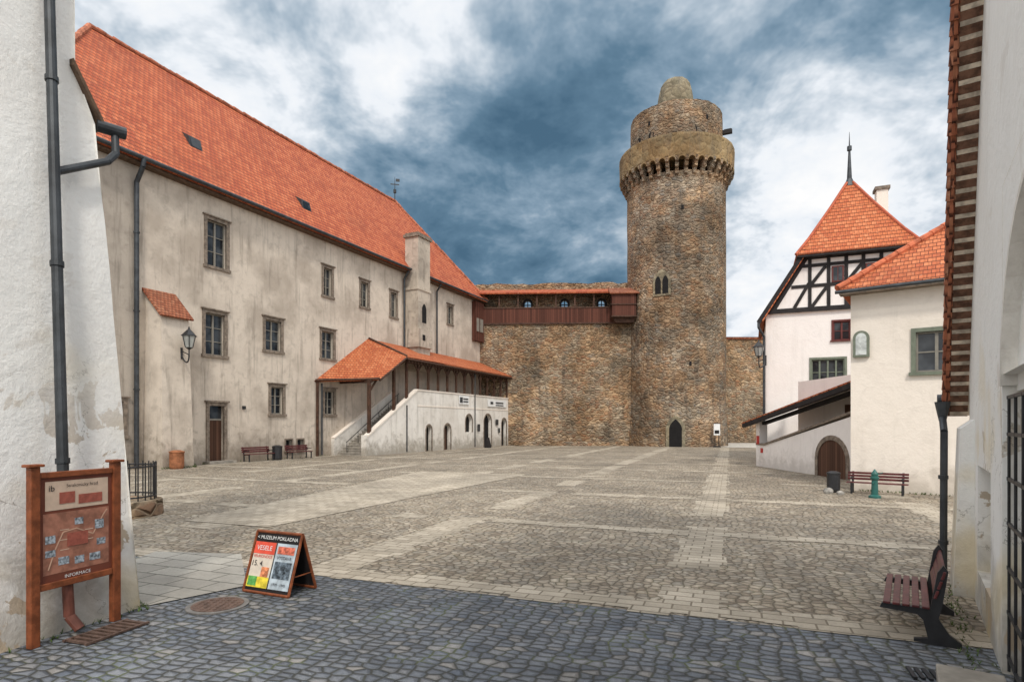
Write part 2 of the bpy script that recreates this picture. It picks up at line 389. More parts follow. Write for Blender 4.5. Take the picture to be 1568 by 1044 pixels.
def arch_pts(tc, hw, z0, zs, rise, n=14):
    pts = [(tc - hw, z0), (tc + hw, z0)]
    for i in range(n + 1):
        a = math.pi * i / n; pts.append((tc + hw * math.cos(a), zs + rise * math.sin(a)))
    return pts
def gothic_pts(tc, hw, z0, zs, rise, n=8):
    pts = [(tc - hw, z0), (tc + hw, z0)]
    for i in range(n + 1):
        f = i / n; pts.append((tc + hw * max(0, math.cos(f * math.pi / 2)) ** .8, zs + rise * f))
    for i in range(n - 1, -1, -1):
        f = i / n; pts.append((tc - hw * max(0, math.cos(f * math.pi / 2)) ** .8, zs + rise * f))
    return pts
def arch_ring(acc, fr, tc, hw, zs, rise, w, p0, p1, z0=0.0, n=14, legs=True):
    pr = []
    for i in range(n + 1):
        a = math.pi * i / n
        pr.append(((tc + hw * math.cos(a), zs + rise * math.sin(a)), (tc + (hw + w) * math.cos(a), zs + (rise + w) * math.sin(a))))
    for (a, b), (c, d) in zip(pr[:-1], pr[1:]): acc.prism(fr, [a, b, d, c], p0, p1)
    if legs:
        acc.box(fr, tc - hw - w, tc - hw, min(p0, p1), max(p0, p1), z0, zs); acc.box(fr, tc + hw, tc + hw + w, min(p0, p1), max(p0, p1), z0, zs)
def arch_fill(acc, fr, tc, hw, zs, rise, ztop, p0, p1, n=14):
    """masonry between an arch and the rectangular opening it sits in"""
    for i in range(n):
        a0 = math.pi * i / n; a1 = math.pi * (i + 1) / n
        A = (tc + hw * math.cos(a0), zs + rise * math.sin(a0)); B = (tc + hw * math.cos(a1), zs + rise * math.sin(a1))
        acc.prism(fr, [A, (A[0], ztop), (B[0], ztop), B], p0, p1)

def roof(name, fr, faces, mat, parent, solid=0.14):
    V = []; F = []
    for f in faces:
        k = len(V); V += [fr.P(*q) for q in f]; F.append(tuple(range(k, k + len(f))))
    me_faces = []
    for f in F:
        a, b, c = (Vector(V[i]) for i in f[:3]); n = (b - a).cross(c - a)
        me_faces.append(f if n.z > 0 else f[::-1])
    return mesh(name, V, me_faces, mat, parent, solid=solid)

def lantern(acc_i, acc_g, c, s=1.0):
    x, y, z = c
    acc_i.cyl((x, y, z - .08 * s), (x, y, z), .03 * s, .14 * s, 6)
    acc_g.cyl((x, y, z), (x, y, z + .42 * s), .14 * s, .24 * s, 6)
    acc_i.cyl((x, y, z + .42 * s), (x, y, z + .45 * s), .28 * s, .28 * s, 6)
    acc_i.cyl((x, y, z + .45 * s), (x, y, z + .66 * s), .26 * s, .07 * s, 6)
    acc_i.cyl((x, y, z + .66 * s), (x, y, z + .78 * s), .05 * s, .02 * s, 6)
    for i in range(6):
        a = math.pi / 3 * i
        acc_i.cyl((x + .145 * s * math.cos(a), y + .145 * s * math.sin(a), z), (x + .245 * s * math.cos(a), y + .245 * s * math.sin(a), z + .43 * s), .014 * s, n=5)

# ------------------------------------------------------------------ ground
def sheet(name, pts, z, mat, parent=None):
    return mesh(name, [(x, y, z) for x, y in pts][::-1], [tuple(range(len(pts)))], mat, parent)
sheet('ground', [(-700, -300), (-700, 1100), (700, 1100), (700, -300)], -0.012, 'ground')
def G(u, v): return (u * .937 + v * .349, -u * .349 + v * .937)
V0 = 7.2
def gsheet(name, u0, u1, v0, v1, z, mat, parent=None): return sheet(name, [G(u0, v0), G(u0, v1), G(u1, v1), G(u1, v0)], z, mat, parent)
gsheet('courtyard_cobblestones', -70, 60, V0, 95, 0.0, 'cobble')
gsheet('foreground_setts_pavement', -40, 40, -30, V0, 0.0, 'setts')
bands = top('stone_band_pavement', (0, 10, 0))
def ragged(u0, u1, v0, v1, z, along, drop=0.0):
    """a paved band whose edges follow the individual stones; worn bands have repaired gaps"""
    V = []; F = []; q = v0 if along == 'v' else u0; end = v1 if along == 'v' else u1
    lo, hi = (u0, u1) if along == 'v' else (v0, v1)
    gap = 0
    while q < end:
        st = random.choice((.2, .34, .5, .7)); q2 = min(q + st, end)
        if gap <= 0 and random.random() < drop: gap = random.uniform(.4, 1.6)
        if gap > 0: gap -= st; q = q2; continue
        a = lo + random.uniform(-.08, .1); b = hi + random.uniform(-.1, .08)
        pts = [G(a, q), G(a, q2), G(b, q2), G(b, q)] if along == 'v' else [G(q, a), G(q, b), G(q2, b), G(q2, a)]
        k = len(V); V += [(x, y, z) for x, y in pts]; F.append((k + 3, k + 2, k + 1, k)); q = q2
    mesh('band', V, F, 'slabs', bands)
for k in range(-5, 5):
    u = -0.5 + 5.3 * k + (random.uniform(-.25, .25) if k not in (0, -1) else 0)
    ragged(u - .4, u + .4, V0 + .5, 62, 0.004, 'v', .05)
ragged(-34, 34, V0, V0 + .5, 0.008, 'u')
for j in range(1, 9):
    v = V0 + 5.6 * j + random.uniform(-.3, .3)
    ragged(-34, 34, v - .28, v + .28, 0.008, 'u', .06)
sheet('slab_path_pavement', [(-6.3, 10.4), (-4.7, 10.2), (-3.7, 8.2), (-4.5, 7.3), (-6.3, 7.3)], 0.013, 'slabs_grey')
sheet('slab_path_pavement', [G(-14, 25), G(-8.6, 25), G(-9.5, V0 + 3), G(-12, V0 + 3)], 0.012, 'slabs')
def weeds(name, pts, n, s=.05, spread=.08):
    """small tufts of grass scattered along a polyline on the ground"""
    V = []; F = []
    for _ in range(n):
        i = random.randrange(len(pts) - 1); f = random.random()
        x = pts[i][0] + (pts[i + 1][0] - pts[i][0]) * f + random.gauss(0, spread); y = pts[i][1] + (pts[i + 1][1] - pts[i][1]) * f + random.gauss(0, spread)
        for __ in range(5):
            a = random.uniform(0, 6.28); l = random.uniform(.5, 1.3) * s; w = .12 * s; dx, dy = math.cos(a), math.sin(a)
            k = len(V); V += [(x - dy * w, y + dx * w, 0), (x + dy * w, y - dx * w, 0), (x + dx * l * .7, y + dy * l * .7, l)]; F.append((k, k + 1, k + 2))
    mesh(name, V, F, 'grass')

# ------------------------------------------------------------------ LEFT PALACE
L = Fr(-18.81, 31.13, .4194, .9078)
pal = top('castle_palace_building', L.P(15, -7, 0))
wins = [(2.98, 4.27, 11.45, 14.1), (12.42, 13.26, 11.6, 13.6), (16.55, 17.42, 11.55, 13.5), (20.4, 21.2, 11.4, 13.45), (29.7, 30.55, 12.25, 14.0),
        (2.86, 4.14, 6.3, 8.7), (7.17, 8.46, 7.05, 9.0), (12.23, 13.45, 7.05, 9.0), (7.62, 8.62, 2.95, 4.7), (12.52, 13.5, 3.0, 4.7),
        (8.85, 9.42, .5, 1.25), (9.89, 10.45, .5, 1.25)]
lw = (-2.6, -1.75, 1.7, 3.4)
door = (3.1, 4.1, 0.0, 3.35)
wall('facade_wall', L, -.95, 36.6, -0.1, 16.0, wins + [door], 'plaster_old', pal)
wall('facade_wall_shade_grey', L, -6.4, -.95, -0.1, 16.0, [lw], 'plaster_grey', pal)  # shaded left end of the facade, shade painted in as darker grey plaster
for i, w in enumerate(wins + [lw]):
    small = w[3] - w[2] < 1
    window(L, *w, pal, nx=1 if small else 2, nz=1 if small else 3, trim=.08 if small else .2, cornice=not small)
k = Acc(); k.box(L, 2.9, 3.1, -.1, .07, 0, 3.35); k.box(L, 4.1, 4.3, -.1, .07, 0, 3.35); k.box(L, 2.9, 4.3, -.1, .07, 3.35, 3.55); k.box(L, 2.8, 4.4, -.1, .15, 3.55, 3.65)
k.make('door_surround', 'stone_trim', pal)
box('door_leaf', L, (3.1, 4.1, -.3, -.2, 0, 2.5), 'door_brown', pal)
box('door_transom', L, (3.1, 4.1, -.28, -.17, 2.5, 2.6), 'frame_white', pal)
box('door_fanlight', L, (3.1, 4.1, -.3, -.22, 2.6, 3.35), 'glass', pal)
box('door_step', L, (2.7, 4.5, 0.05, .6, 0, .14), 'steps', pal)
k = Acc()
k.add([L.P(-6.4, 0, 0), L.P(-6.4, -14, 0), L.P(36.6, -14, 0), L.P(36.6, 0, 0), L.P(-6.4, 0, 16), L.P(-6.4, -14, 16), L.P(36.6, -14, 16), L.P(36.6, 0, 16)],
      [(0, 1, 5, 4), (1, 2, 6, 5), (2, 3, 7, 6)])
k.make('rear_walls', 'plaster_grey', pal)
e0, e1, r0, r1 = -7.0, 37.2, .6, 30.6
zr = 25.7; pr_ = -7; pe = .65; ze = 15.75
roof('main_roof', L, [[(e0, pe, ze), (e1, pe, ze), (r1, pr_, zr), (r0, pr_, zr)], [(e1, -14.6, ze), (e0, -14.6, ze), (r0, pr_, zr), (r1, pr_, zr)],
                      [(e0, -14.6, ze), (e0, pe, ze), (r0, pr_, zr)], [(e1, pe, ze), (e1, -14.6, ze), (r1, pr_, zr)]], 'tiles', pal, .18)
k = Acc()
for a, b in (((r0, pr_, zr), (r1, pr_, zr)), ((r1, pr_, zr), (e1, pe, ze)), ((r0, pr_, zr), (e0, pe, ze))):
    A = L.P(*a); B = L.P(*b); n = int((B - A).length / .45)
    for i in range(n):
        jz = Vector((0, 0, .02 + random.uniform(-.03, .04)))
        k.cyl(A.lerp(B, i / n) + jz, A.lerp(B, (i + 1.05) / n) + jz, .17, .14, 8)
k.make('ridge_tiles', m_simple('ridge_tile_clay', (0.38, 0.13, 0.07), .8, .4, 3), pal)
box('eave_soffit', L, (-6.8, 37, 0.002, .5, 15.5, 15.62), 'soffit', pal)
k = Acc(); k.cyl(L.P(-7, .78, 15.72), L.P(22.3, .78, 15.72), .11); k.cyl(L.P(24.5, .78, 15.72), L.P(37, .78, 15.72), .11)
k.pipe([L.P(-1.2, .78, 15.7), L.P(-1.2, .7, 15.3), L.P(-1.2, .2, 14.6), L.P(-1.2, .2, .1)], .12)
k.pipe([L.P(22.1, .7, 15.6), L.P(22.1, .2, 14.9), L.P(22.1, .2, 9)], .09)
k.pipe([L.P(12.1, .15, 5.2), L.P(12.1, .15, .1)], .06)
k.pipe([L.P(27.4, .7, 15.6), L.P(27.4, .2, 14.9), L.P(27.4, .2, 9)], .08)
for z in (4, 8, 12): k.cyl(L.P(-1.2, .2, z), L.P(-1.2, .2, z + .08), .15)
k.make('gutters_and_downpipes', 'gutter', pal)
def roofpt(t, f, up=0.0):
    return (t, pe + (pr_ - pe) * f - 0.0, ze + (zr - ze) * f + up)
for t, f in ((3.5, .35), (11.6, .24)):
    a = L.P(*roofpt(t - .4, f, .05)); b = L.P(*roofpt(t + .4, f, .05)); c = L.P(*roofpt(t + .4, f - .035, .45)); d = L.P(*roofpt(t - .4, f - .035, .45))
    e = L.P(*roofpt(t - .4, f - .06, 0.0)); g = L.P(*roofpt(t + .4, f - .06, 0.0)); q = L.P(*roofpt(t - .4, f + .04, 0.02)); r = L.P(*roofpt(t + .4, f + .04, .02))
    mesh('roof_hatch', [e, g, c, d, q, r], [(0, 1, 2, 3), (3, 2, 5, 4), (0, 3, 4), (1, 5, 2)], 'gutter', pal)
    mesh('roof_hatch_glass', [L.P(*roofpt(t - .32, f - .062, 0.08)), L.P(*roofpt(t + .32, f - .062, 0.08)), L.P(*roofpt(t + .32, f - .043, .42)), L.P(*roofpt(t - .32, f - .043, .42))], [(0, 1, 2, 3)], 'glass', pal)
k = Acc(); A = L.P(r1, pr_, zr)
k.cyl(A, A + Vector((0, 0, 2.6)), .06, .02, 6); k.cyl(A + Vector((0, 0, .9)), A + Vector((0, 0, 1.25)), .16, .16, 8)
k.box(Fr(A.x, A.y, 1, .2), -.45, .45, -.02, .02, zr + 1.75, zr + 1.85); k.box(Fr(A.x, A.y, 1, .2), .1, .5, -.02, .02, zr + 2.1, zr + 2.4)
k.make('roof_finial', 'iron', pal)
k = Acc(); k.box(L, 22.5, 24.4, 0.0, 1.35, 7.0, 18.6); k.make('chimney_stack', 'chimney', pal)
k = Acc(); k.box(L, 22.35, 24.55, -.1, 1.5, 18.6, 18.85); k.box(L, 22.5, 24.4, .0, 1.35, 18.85, 19.0); k.make('chimney_cap', 'stone_trim', pal)
k = Acc(); k.prism(L, [(22.35, 9.0), (24.55, 9.0), (24.45, 10.6), (22.45, 10.6)], 0, 1.55); k.prism(L, [(22.4, 14.0), (24.5, 14.0), (24.5, 14.25), (22.4, 14.25)], 0, 1.43); k.make('chimney_base', 'chimney', pal)
k = Acc(); k.prism(L, gothic_pts(23.45, .33, 11.2, 12.4, .5), 1.3, 1.37); k.box(L, 22.9, 23.3, 1.55, 1.58, 9.6, 10.1); k.make('chimney_opening', 'dark', pal)
k = Acc()
zt = 7.95
k.add([L.P(-.75, 0, 0), L.P(-.75, 1.55, 0), L.P(1.0, 1.55, 0), L.P(1.0, 0, 0), L.P(-.62, 0, zt), L.P(-.62, 1.25, zt), L.P(.9, 1.25, zt), L.P(.9, 0, zt), L.P(-.62, 0, 9.1), L.P(.9, 0, 9.1)],
      [(0, 1, 5, 4), (1, 2, 6, 5), (2, 3, 7, 6), (4, 5, 8), (7, 9, 6)])
k.make('buttress', 'plaster_old', pal)
roof('buttress_roof', L, [[(-.8, 1.5, 7.85), (1.05, 1.5, 7.85), (1.05, 0, 9.35), (-.8, 0, 9.35)]], 'tiles_old', pal, .1)
k = Acc(); k.box(L, 5.4, 5.6, .0, .1, 3.2, 3.4); k.box(L, 1.25, 1.4, .03, .06, .3, 1.9)
k.make('wall_vent', 'iron', pal)

def wall_lamp(base, out, s=1.0):
    e = top('street_lamp', base); ki = Acc(); kg = Acc()
    B = Vector(base); o = Vector(out)
    pts = [B + Vector((0, 0, -.1))]
    for i in range(1, 9):
        a = i / 8 * math.pi / 2
        pts.append(B + o * math.sin(a) + Vector((0, 0, -.1 - .28 * s * math.sin(a * 2))))
    tip = B + o
    ki.pipe([B + Vector((0, 0, .15))] + pts, .028 * s, 6)
    ki.pipe([B + Vector((0, 0, .12)), B + o * .5 + Vector((0, 0, .02)), tip + Vector((0, 0, -.1)), tip + Vector((0, 0, .15 * s))], .022 * s, 6)
    ki.cyl(B + Vector((0, 0, -.3)), B + Vector((0, 0, .3)), .05 * s, n=6)
    lantern(ki, kg, tip + Vector((0, 0, .2 * s)), s)
    ki.make('bracket_and_frame', 'iron', e); kg.make('lamp_glass', 'lamp_glass', e)
wall_lamp(L.P(.45, 1.31, 6.0), L.n * .6, 1.4)

# ------------------------------------------------------------------ STAIR + ARCADE GALLERY
gal = top('covered_staircase_gallery', L.P(25, 1.5, 0))
PO = 2.86
ops = [(21.45, 22.3, -.1, 2.2), (24.35, 25.45, -.1, 2.3), (28.2, 29.5, 1.55, 3.2), (31.95, 33.6, -.1, 3.3), (36.0, 37.2, -.1, 2.9)]
wall('arcade_wall', L, 20.2, 37.8, -.1, 5.05, ops, 'plaster_gallery', gal, p=PO, depth=.35)
af = Acc()
for a, b, c, d in ops:
    hw = (b - a) / 2; arch_fill(af, L, (a + b) / 2, hw, d - hw, hw, d, PO - .34, PO - .001)
af.make('arch_spandrels', 'plaster_gallery', gal)
k = Acc(); r_ = Acc()
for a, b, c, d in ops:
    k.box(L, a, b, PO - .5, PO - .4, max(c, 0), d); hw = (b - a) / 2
    arch_ring(r_, L, (a + b) / 2, hw, d - hw, hw, .12, PO - .05, PO + .03, max(c, 0))
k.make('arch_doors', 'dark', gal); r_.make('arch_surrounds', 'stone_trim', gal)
k = Acc(); k.box(L, 24.5, 25.3, PO - .42, PO - .36, 0, 1.9); k.box(L, 32.1, 32.7, PO - .42, PO - .36, 0, 2.6); k.make('arch_door_leaves', 'door_brown', gal)
k = Acc()
k.prism(L, [(13.8, 0), (20.2, 0), (20.2, 5.05), (13.8, 1.35)], PO - .3, PO); k.prism(L, [(13.2, 0), (20.2, 0), (20.2, 4.9), (13.2, 1.2)], 0.001, .3)
k.box(L, 20.2, 37.8, PO - .36, PO - .3, 3.6, 5.05)
k.make('stair_balustrades', 'plaster_gallery', gal)
k = Acc()
k.beam(L, (13.7, 1.38), (20.2, 5.12), .12, PO - .36, PO + .06); k.box(L, 20.2, 37.8, PO - .37, PO + .06, 5.05, 5.15)
k.box(L, 20.2, 37.8, PO - .0, PO + .035, 3.75, 3.85)
k.beam(L, (13.2, 1.25), (20.2, 4.98), .1, 0.0, .34)
k.make('coping', 'plaster_cream', gal)
k = Acc()
for i in range(22):
    k.box(L, 13.6 + .3 * i, 20.4, .3, PO - .3, .176 * i, .176 * (i + 1) - .03)
    k.box(L, 13.57 + .3 * i, 20.41, .301, PO - .301, .176 * (i + 1) - .03, .176 * (i + 1))
k.make('stair_steps', 'steps', gal)
k = Acc()
for a, b in (((13.7, 1.0, .95), (20.2, 1.0, 4.85)), ((13.7, 2.45, .95), (20.2, 2.45, 4.85))): k.cyl(L.P(*a), L.P(*b), .03, n=6)
for i in range(6):
    t = 13.75 + i * 1.25; z0_ = .1 + (t - 13.6) * .587
    for p in (1.0, 2.45): k.cyl(L.P(t, p, max(z0_ - .1, 0)), L.P(t, p, z0_ + .85), .022, n=6)
k.make('iron_handrails', 'iron', gal)
box('gallery_floor', L, (20.4, 37.8, 0.01, PO - .37, 3.6, 3.85), 'timber', gal)
box('stair_newel', L, (13.5, 13.8, PO - .34, PO + .04, 0, 1.5), 'plaster_gallery', gal)
pw = 3.25
roof('gallery_roof', L, [[(17.4, .02, 9.1), (18.1, pw, 7.6), (38.2, pw, 7.5), (38.2, .02, 9.0)], [(11.5, .02, 5.35), (14.7, pw, 5.6), (17.4, .02, 9.1)], [(14.7, pw, 5.6), (18.1, pw, 7.6), (17.4, .02, 9.1)]], 'tiles_new', gal, .12)
k = Acc()
for a, b in (((17.4, 0.1, 9.15), (18.15, pw, 7.65)), ((11.5, 0.1, 5.4), (14.7, pw, 5.62)), ((14.7, pw, 5.5), (18.1, pw, 7.5)), ((18.1, pw, 7.42), (38.2, pw, 7.32))):
    k.cyl(L.P(*a), L.P(*b), .08, n=8)
k.make('roof_edge_timber', 'timber', gal)
k = Acc()
PP = PO - .12
for i in range(12):
    t = 20.4 + i * 1.56
    k.box(L, t - .08, t + .08, PP - .08, PP + .08, 5.15, 7.35)
    k.beam(L, (t, 6.6), (t + .6, 7.3), .11, PP - .05, PP + .05); k.beam(L, (t, 6.6), (t - .6, 7.3), .11, PP - .05, PP + .05)
k.box(L, 18.2, 38, PP - .1, PP + .1, 7.2, 7.38)
k.box(L, 14.0, 14.22, PP - .1, PP + .1, 1.4, 5.6); k.beam(L, (14.1, 4.6), (15.0, 5.6), .13, PP - .05, PP + .05)
k.box(L, 17.0, 17.2, PP - .1, PP + .1, 3.2, 7.0); k.box(L, 18.7, 18.88, PP - .09, PP + .09, 4.2, 7.25)
k.beam(L, (14.1, 5.35), (18.4, 7.3), .2, PP - .1, PP + .1)
k.box(L, 11.62, 11.76, .05, .2, 0, 5.3)
k.box(L, 14.0, 14.2, .1, PP, 5.3, 5.5)
for i in range(45):
    t = 18.4 + i * .44
    k.add([L.P(t, .1, 8.9), L.P(t + .1, .1, 8.9), L.P(t + .1, pw, 7.3), L.P(t, pw, 7.3), L.P(t, .1, 8.78), L.P(t + .1, .1, 8.78), L.P(t + .1, pw, 7.18), L.P(t, pw, 7.18)], BOXF)
k.make('timber_posts', 'timber', gal)
k = Acc(); k.box(L, 26.8, 28.7, PO + .07, PO + .1, 4.15, 4.95); k.box(L, 32.6, 37.0, PO + .07, PO + .1, 4.1, 4.8); k.make('banners', 'white_paint', gal)
k = Acc()
for t, z, w, hh in ((26.95, 4.3, .5, .5), (27.6, 4.6, .9, .12), (27.6, 4.35, .9, .12), (33.2, 4.35, .6, .25), (34.4, 4.45, 1.8, .14), (34.4, 4.22, 1.8, .1), (30.4, 1.6, .5, .7), (34.4, 2.2, .6, .6), (35.0, 1.4, .4, .5)):
    k.box(L, t, t + w, PO + .1, PO + .13, z, z + hh)
k.make('lettering_blocks', 'gutter', gal)
k = Acc(); k.pipe([L.P(18.6, PO + .06, 3.8), L.P(18.6, PO + .06, .1)], .05); k.pipe([L.P(29.9, PO + .1, 7.3), L.P(29.9, PO + .1, .1)], .05); k.make('downpipes', 'gutter', gal)
lb = top('sandwich_board', L.P(30.3, 4.2, 0)); k = Acc()
k.add([L.P(30, 3.9, 0), L.P(30.6, 3.9, 0), L.P(30.6, 4.15, 1.0), L.P(30, 4.15, 1.0), L.P(30, 4.4, 0), L.P(30.6, 4.4, 0)], [(0, 1, 2, 3), (4, 3, 2, 5), (0, 3, 4), (1, 5, 2)])
k.make('boards', 'timber_black', lb)

# ------------------------------------------------------------------ BACK CURTAIN WALL
B = Fr(-3.51, 64.25, .9989, -.0467)
cw = top('curtain_wall', B.P(8, -1, 0))
box('stone_wall', B, (-3, 17.0, -2.6, 0, -.1, 13.4), 'wall_stone', cw)
rw = [(4.85, 5.55, 15.15, 16.05), (8.95, 9.65, 15.15, 16.05), (13.05, 13.75, 15.15, 16.05)]
wall('gallery_back_wall', B, -3, 17, 13.4, 17.5, rw, 'wall_stone', cw, p=-1.6, depth=.5)
k = Acc(); g = Acc()
for a, b, c, d in rw:
    arch_fill(g, B, (a + b) / 2, (b - a) / 2, d - .35, .35, d, -2.1, -1.6); arch_ring(k, B, (a + b) / 2, (b - a) / 2, d - .35, .35, .2, -1.62, -1.5, c)
    k.box(B, (a + b) / 2 - .05, (a + b) / 2 + .05, -1.9, -1.8, c, d); k.box(B, a, b, -1.9, -1.8, (c + d) / 2 - .05, (c + d) / 2 + .05)
k.make('window_arches', 'timber_black', cw); g.make('arch_spandrels', 'wall_stone', cw)
box('board_parapet', B, (-.3, 17, .02, .14, 13.3, 14.85), 'timber_red', cw)
k = Acc(); k.box(B, -.3, 17, .0, .2, 14.85, 15.0); k.box(B, -.3, 17, 0, .2, 13.15, 13.3)
for i in range(9): k.box(B, .0 + i * 2.05, .16 + i * 2.05, .02, .18, 15, 16.5)
k.box(B, -.3, 17, 0, .2, 16.4, 16.6)
k.make('timber_frame', 'timber', cw)
roof('gallery_roof', B, [[(-2.6, .6, 16.5), (17, .6, 16.5), (17, -1.9, 17.4), (-2.6, -1.9, 17.4)]], 'tiles', cw, .15)
tt = -2.0; pts = [(-2.5, 17.0)]
while tt < 17: pts.append((tt, 18.05 + random.uniform(-.12, .12))); tt += random.uniform(.4, 1.2)
pts += [(17, 18.0), (17, 17.0)]
prism('wall_crest', B, pts, -2.7, -2.0, 'wall_stone', cw)
box('stone_plinth', B, (3.9, 16, 0.001, 1.0, 0, .42), 'wall_stone', cw)
roof('corner_roof', L, [[(32.6, .9, 15.6), (36.6, .9, 15.6), (36.6, 0, 16.4), (32.6, 0, 16.4)]], 'tiles_old', cw, .1)
box('corner_boards', L, (34.6, 36.5, .05, .5, 11.2, 15.4), 'timber_red', cw)
k = Acc(); k.box(L, 34.8, 35.3, .5, .56, 12.2, 13.6); k.box(L, 35.6, 36.2, .5, .56, 12.2, 13.6); k.make('corner_windows', 'frame_white', cw)
ori = top('timber_oriel', B.P(15.5, .8, 13))
box('oriel_body', B, (14.2, 16.7, 0.1, 1.5, 13.7, 16.2), 'timber_red', ori)
k = Acc(); k.prism(B, [(14.2, 13.7), (16.7, 13.7), (16.5, 13.1), (14.6, 13.1)], .1, 1.1); k.box(B, 14.1, 16.8, .1, 1.6, 13.62, 13.76); k.box(B, 14.1, 16.8, .1, 1.6, 14.9, 15.0); k.make('oriel_frame', 'timber', ori)
roof('oriel_roof', B, [[(13.9, 1.8, 16.1), (17, 1.8, 16.1), (17, 0, 17.0), (13.9, 0, 17.0)]], 'tiles_old', ori, .1)

rwl = top('castle_rear_wall', (30, 72, 0)); R2 = Fr(18, 72, 1, 0.02)
box('stone_wall', R2, (0, 26, -2, 0, -.1, 12.7), 'wall_stone', rwl)
box('wall_coping', R2, (0, 26, -2.1, .15, 12.7, 13.0), 'tiles_old', rwl)
sheet('gravel_pavement', [(21.5, 58), (20, 71.9), (34, 71.9), (32, 52)], 0.02, m_simple('pale_gravel', (0.45, 0.42, 0.37), .95, .2, 3))

# ------------------------------------------------------------------ ROUND TOWER
TC = (17.96, 64.55)
tow = top('round_stone_tower', (TC[0], TC[1], 0))
topj_i = -1
def ring(name, prof, mat, n=96, jit=0.0, topj=0.0):
    V = []; F = []
    for j, (r, z) in enumerate(prof):
        for i in range(n):
            a = 2 * math.pi * i / n; rr = r + (random.uniform(-jit, jit) if jit else 0)
            zz = z + (topj * (math.sin(i * .5) + .6 * math.sin(i * 1.7) + random.uniform(-.5, .5)) if topj and j == topj_i else 0)
            V.append((TC[0] + rr * math.cos(a), TC[1] + rr * math.sin(a), zz))
    for j in range(len(prof) - 1):
        for i in range(n): F.append((j * n + i, j * n + (i + 1) % n, (j + 1) * n + (i + 1) % n, (j + 1) * n + i))
    F.append(tuple(range((len(prof) - 1) * n, len(prof) * n)))
    return mesh(name, V, F, mat, tow, smooth=False)
prof = [(5.45 - .22 * min(1, z / 4), z) for z in [0, 1, 2, 3, 4]] + [(5.23 - .03 * (z - 4) / 24, z) for z in range(6, 30, 2)]
ring('tower_shaft', prof, 'tower_stone', 96, .035)
ring('gallery_band', [(5.3, 29.0), (6.02, 29.2), (6.08, 31.2), (6.0, 31.45), (5.0, 31.5)], 'ochre', 96, .025)
topj_i = 3
ring('upper_wall', [(4.9, 31.4), (4.88, 33), (4.85, 34.5), (4.82, 35.35), (4.2, 35.2), (4.1, 33.0)], 'tower_stone', 96, .03, .045)
k = Acc(); k2 = Acc()
nc = 38
for i in range(nc):
    a = 2 * math.pi * i / nc; fx, fy = math.cos(a), math.sin(a)
    ff = Fr(TC[0], TC[1], -fy, fx)
    k.prism(Fr(TC[0], TC[1], fx, fy), [(5.1, 27.5), (5.45, 27.6), (5.5, 28.1), (5.75, 28.2), (5.8, 28.6), (6.0, 28.7), (6.0, 29.25), (5.1, 29.25)], -.17, .17)
    w = 2 * math.pi * 6.0 / nc / 2 - .17
    for j in range(6):
        a0 = math.pi * j / 6; a1 = math.pi * (j + 1) / 6
        tc = math.pi * 6.0 / nc
        k2.prism(ff, [(tc + w * math.cos(a0), 28.75 + w * math.sin(a0)), (tc + w * math.cos(a0), 29.3), (tc + w * math.cos(a1), 29.3), (tc + w * math.cos(a1), 28.75 + w * math.sin(a1))], 5.75, 6.0)
k.make('corbels', 'tower_stone', tow); k2.make('corbel_arches', 'ochre', tow)
k = Acc()
k.revolve(TC, [(4.15, 34.4), (2.3, 35.3), (2.25, 35.5), (2.05, 36.9), (1.85, 38.2), (1.6, 39.2), (1.3, 39.7), (.9, 39.85)], 10)
k.make('stone_cap', 'cap_stone', tow)
def tower_frame(deg, r=5.23):
    """frame tangent to the shaft; deg measured from the courtyard-facing generator"""
    a = math.atan2(-64.55, -17.96) + math.radians(deg)
    nx, ny = math.cos(a), math.sin(a)
    return Fr(TC[0] + nx * r, TC[1] + ny * r, -ny, nx)
f = tower_frame(-15)
k = Acc(); k.prism(f, gothic_pts(0, .9, 15.4, 16.9, 1.25), -.5, .06); k.make('gothic_window_surround', 'cap_stone', tow)
k = Acc()
for tc in (-.38, .38): k.prism(f, gothic_pts(tc, .3, 15.6, 16.8, .65), -.4, .075)
k.make('gothic_window_lights', 'dark', tow)
f = tower_frame(0, 5.4)
k = Acc(); k.prism(f, gothic_pts(0, .95, 0, 1.9, 1.3), -.6, .12); k.make('door_surround', 'cap_stone', tow)
k = Acc(); k.prism(f, gothic_pts(0, .62, 0, 1.8, 1.0), -.5, .14); k.make('door_leaf', 'dark', tow)
for dg_, z in ((7.5, 24.0), (16, 8.2), (-33, 33.4), (40, 33.5)):
    f = tower_frame(dg_, 5.23 if z < 30 else 4.85); k = Acc(); k.box(f, -.12, .12, -.3, .03, z, z + .45); k.make('loophole', 'dark', tow)
for dg_ in (-50, -30, 22):
    f = tower_frame(dg_, 4.85); k = Acc(); k.prism(f, arch_pts(0, .3, 31.6, 32.4, .3), -.3, .03); k.make('upper_opening', 'dark', tow)
f = tower_frame(80, 4.85); k = Acc(); k.box(f, -.2, .2, 0, 1.0, 33.0, 33.4); k.box(f, -.1, .5, .2, .9, 33.4, 33.5); k.make('wooden_spout', 'timber_black', tow)

tot = top('information_stand', (20.5, 58.8, 0)); F0 = Fr(20.5, 58.8, 1, -.3)
k = Acc(); k.box(F0, -.3, .3, -.06, 0, 1.2, 2.35); k.make('panel', 'white_paint', tot)
k = Acc(); k.box(F0, -.22, -.14, -.1, .02, 0, 1.2); k.box(F0, .14, .22, -.1, .02, 0, 1.2); k.box(F0, -.35, .35, -.3, .25, 0, .12); k.box(F0, -.22, .22, .001, .012, 1.35, 1.7); k.box(F0, -.33, .33, -.08, .02, 2.35, 2.42); k.make('legs_and_base', 'timber_black', tot)

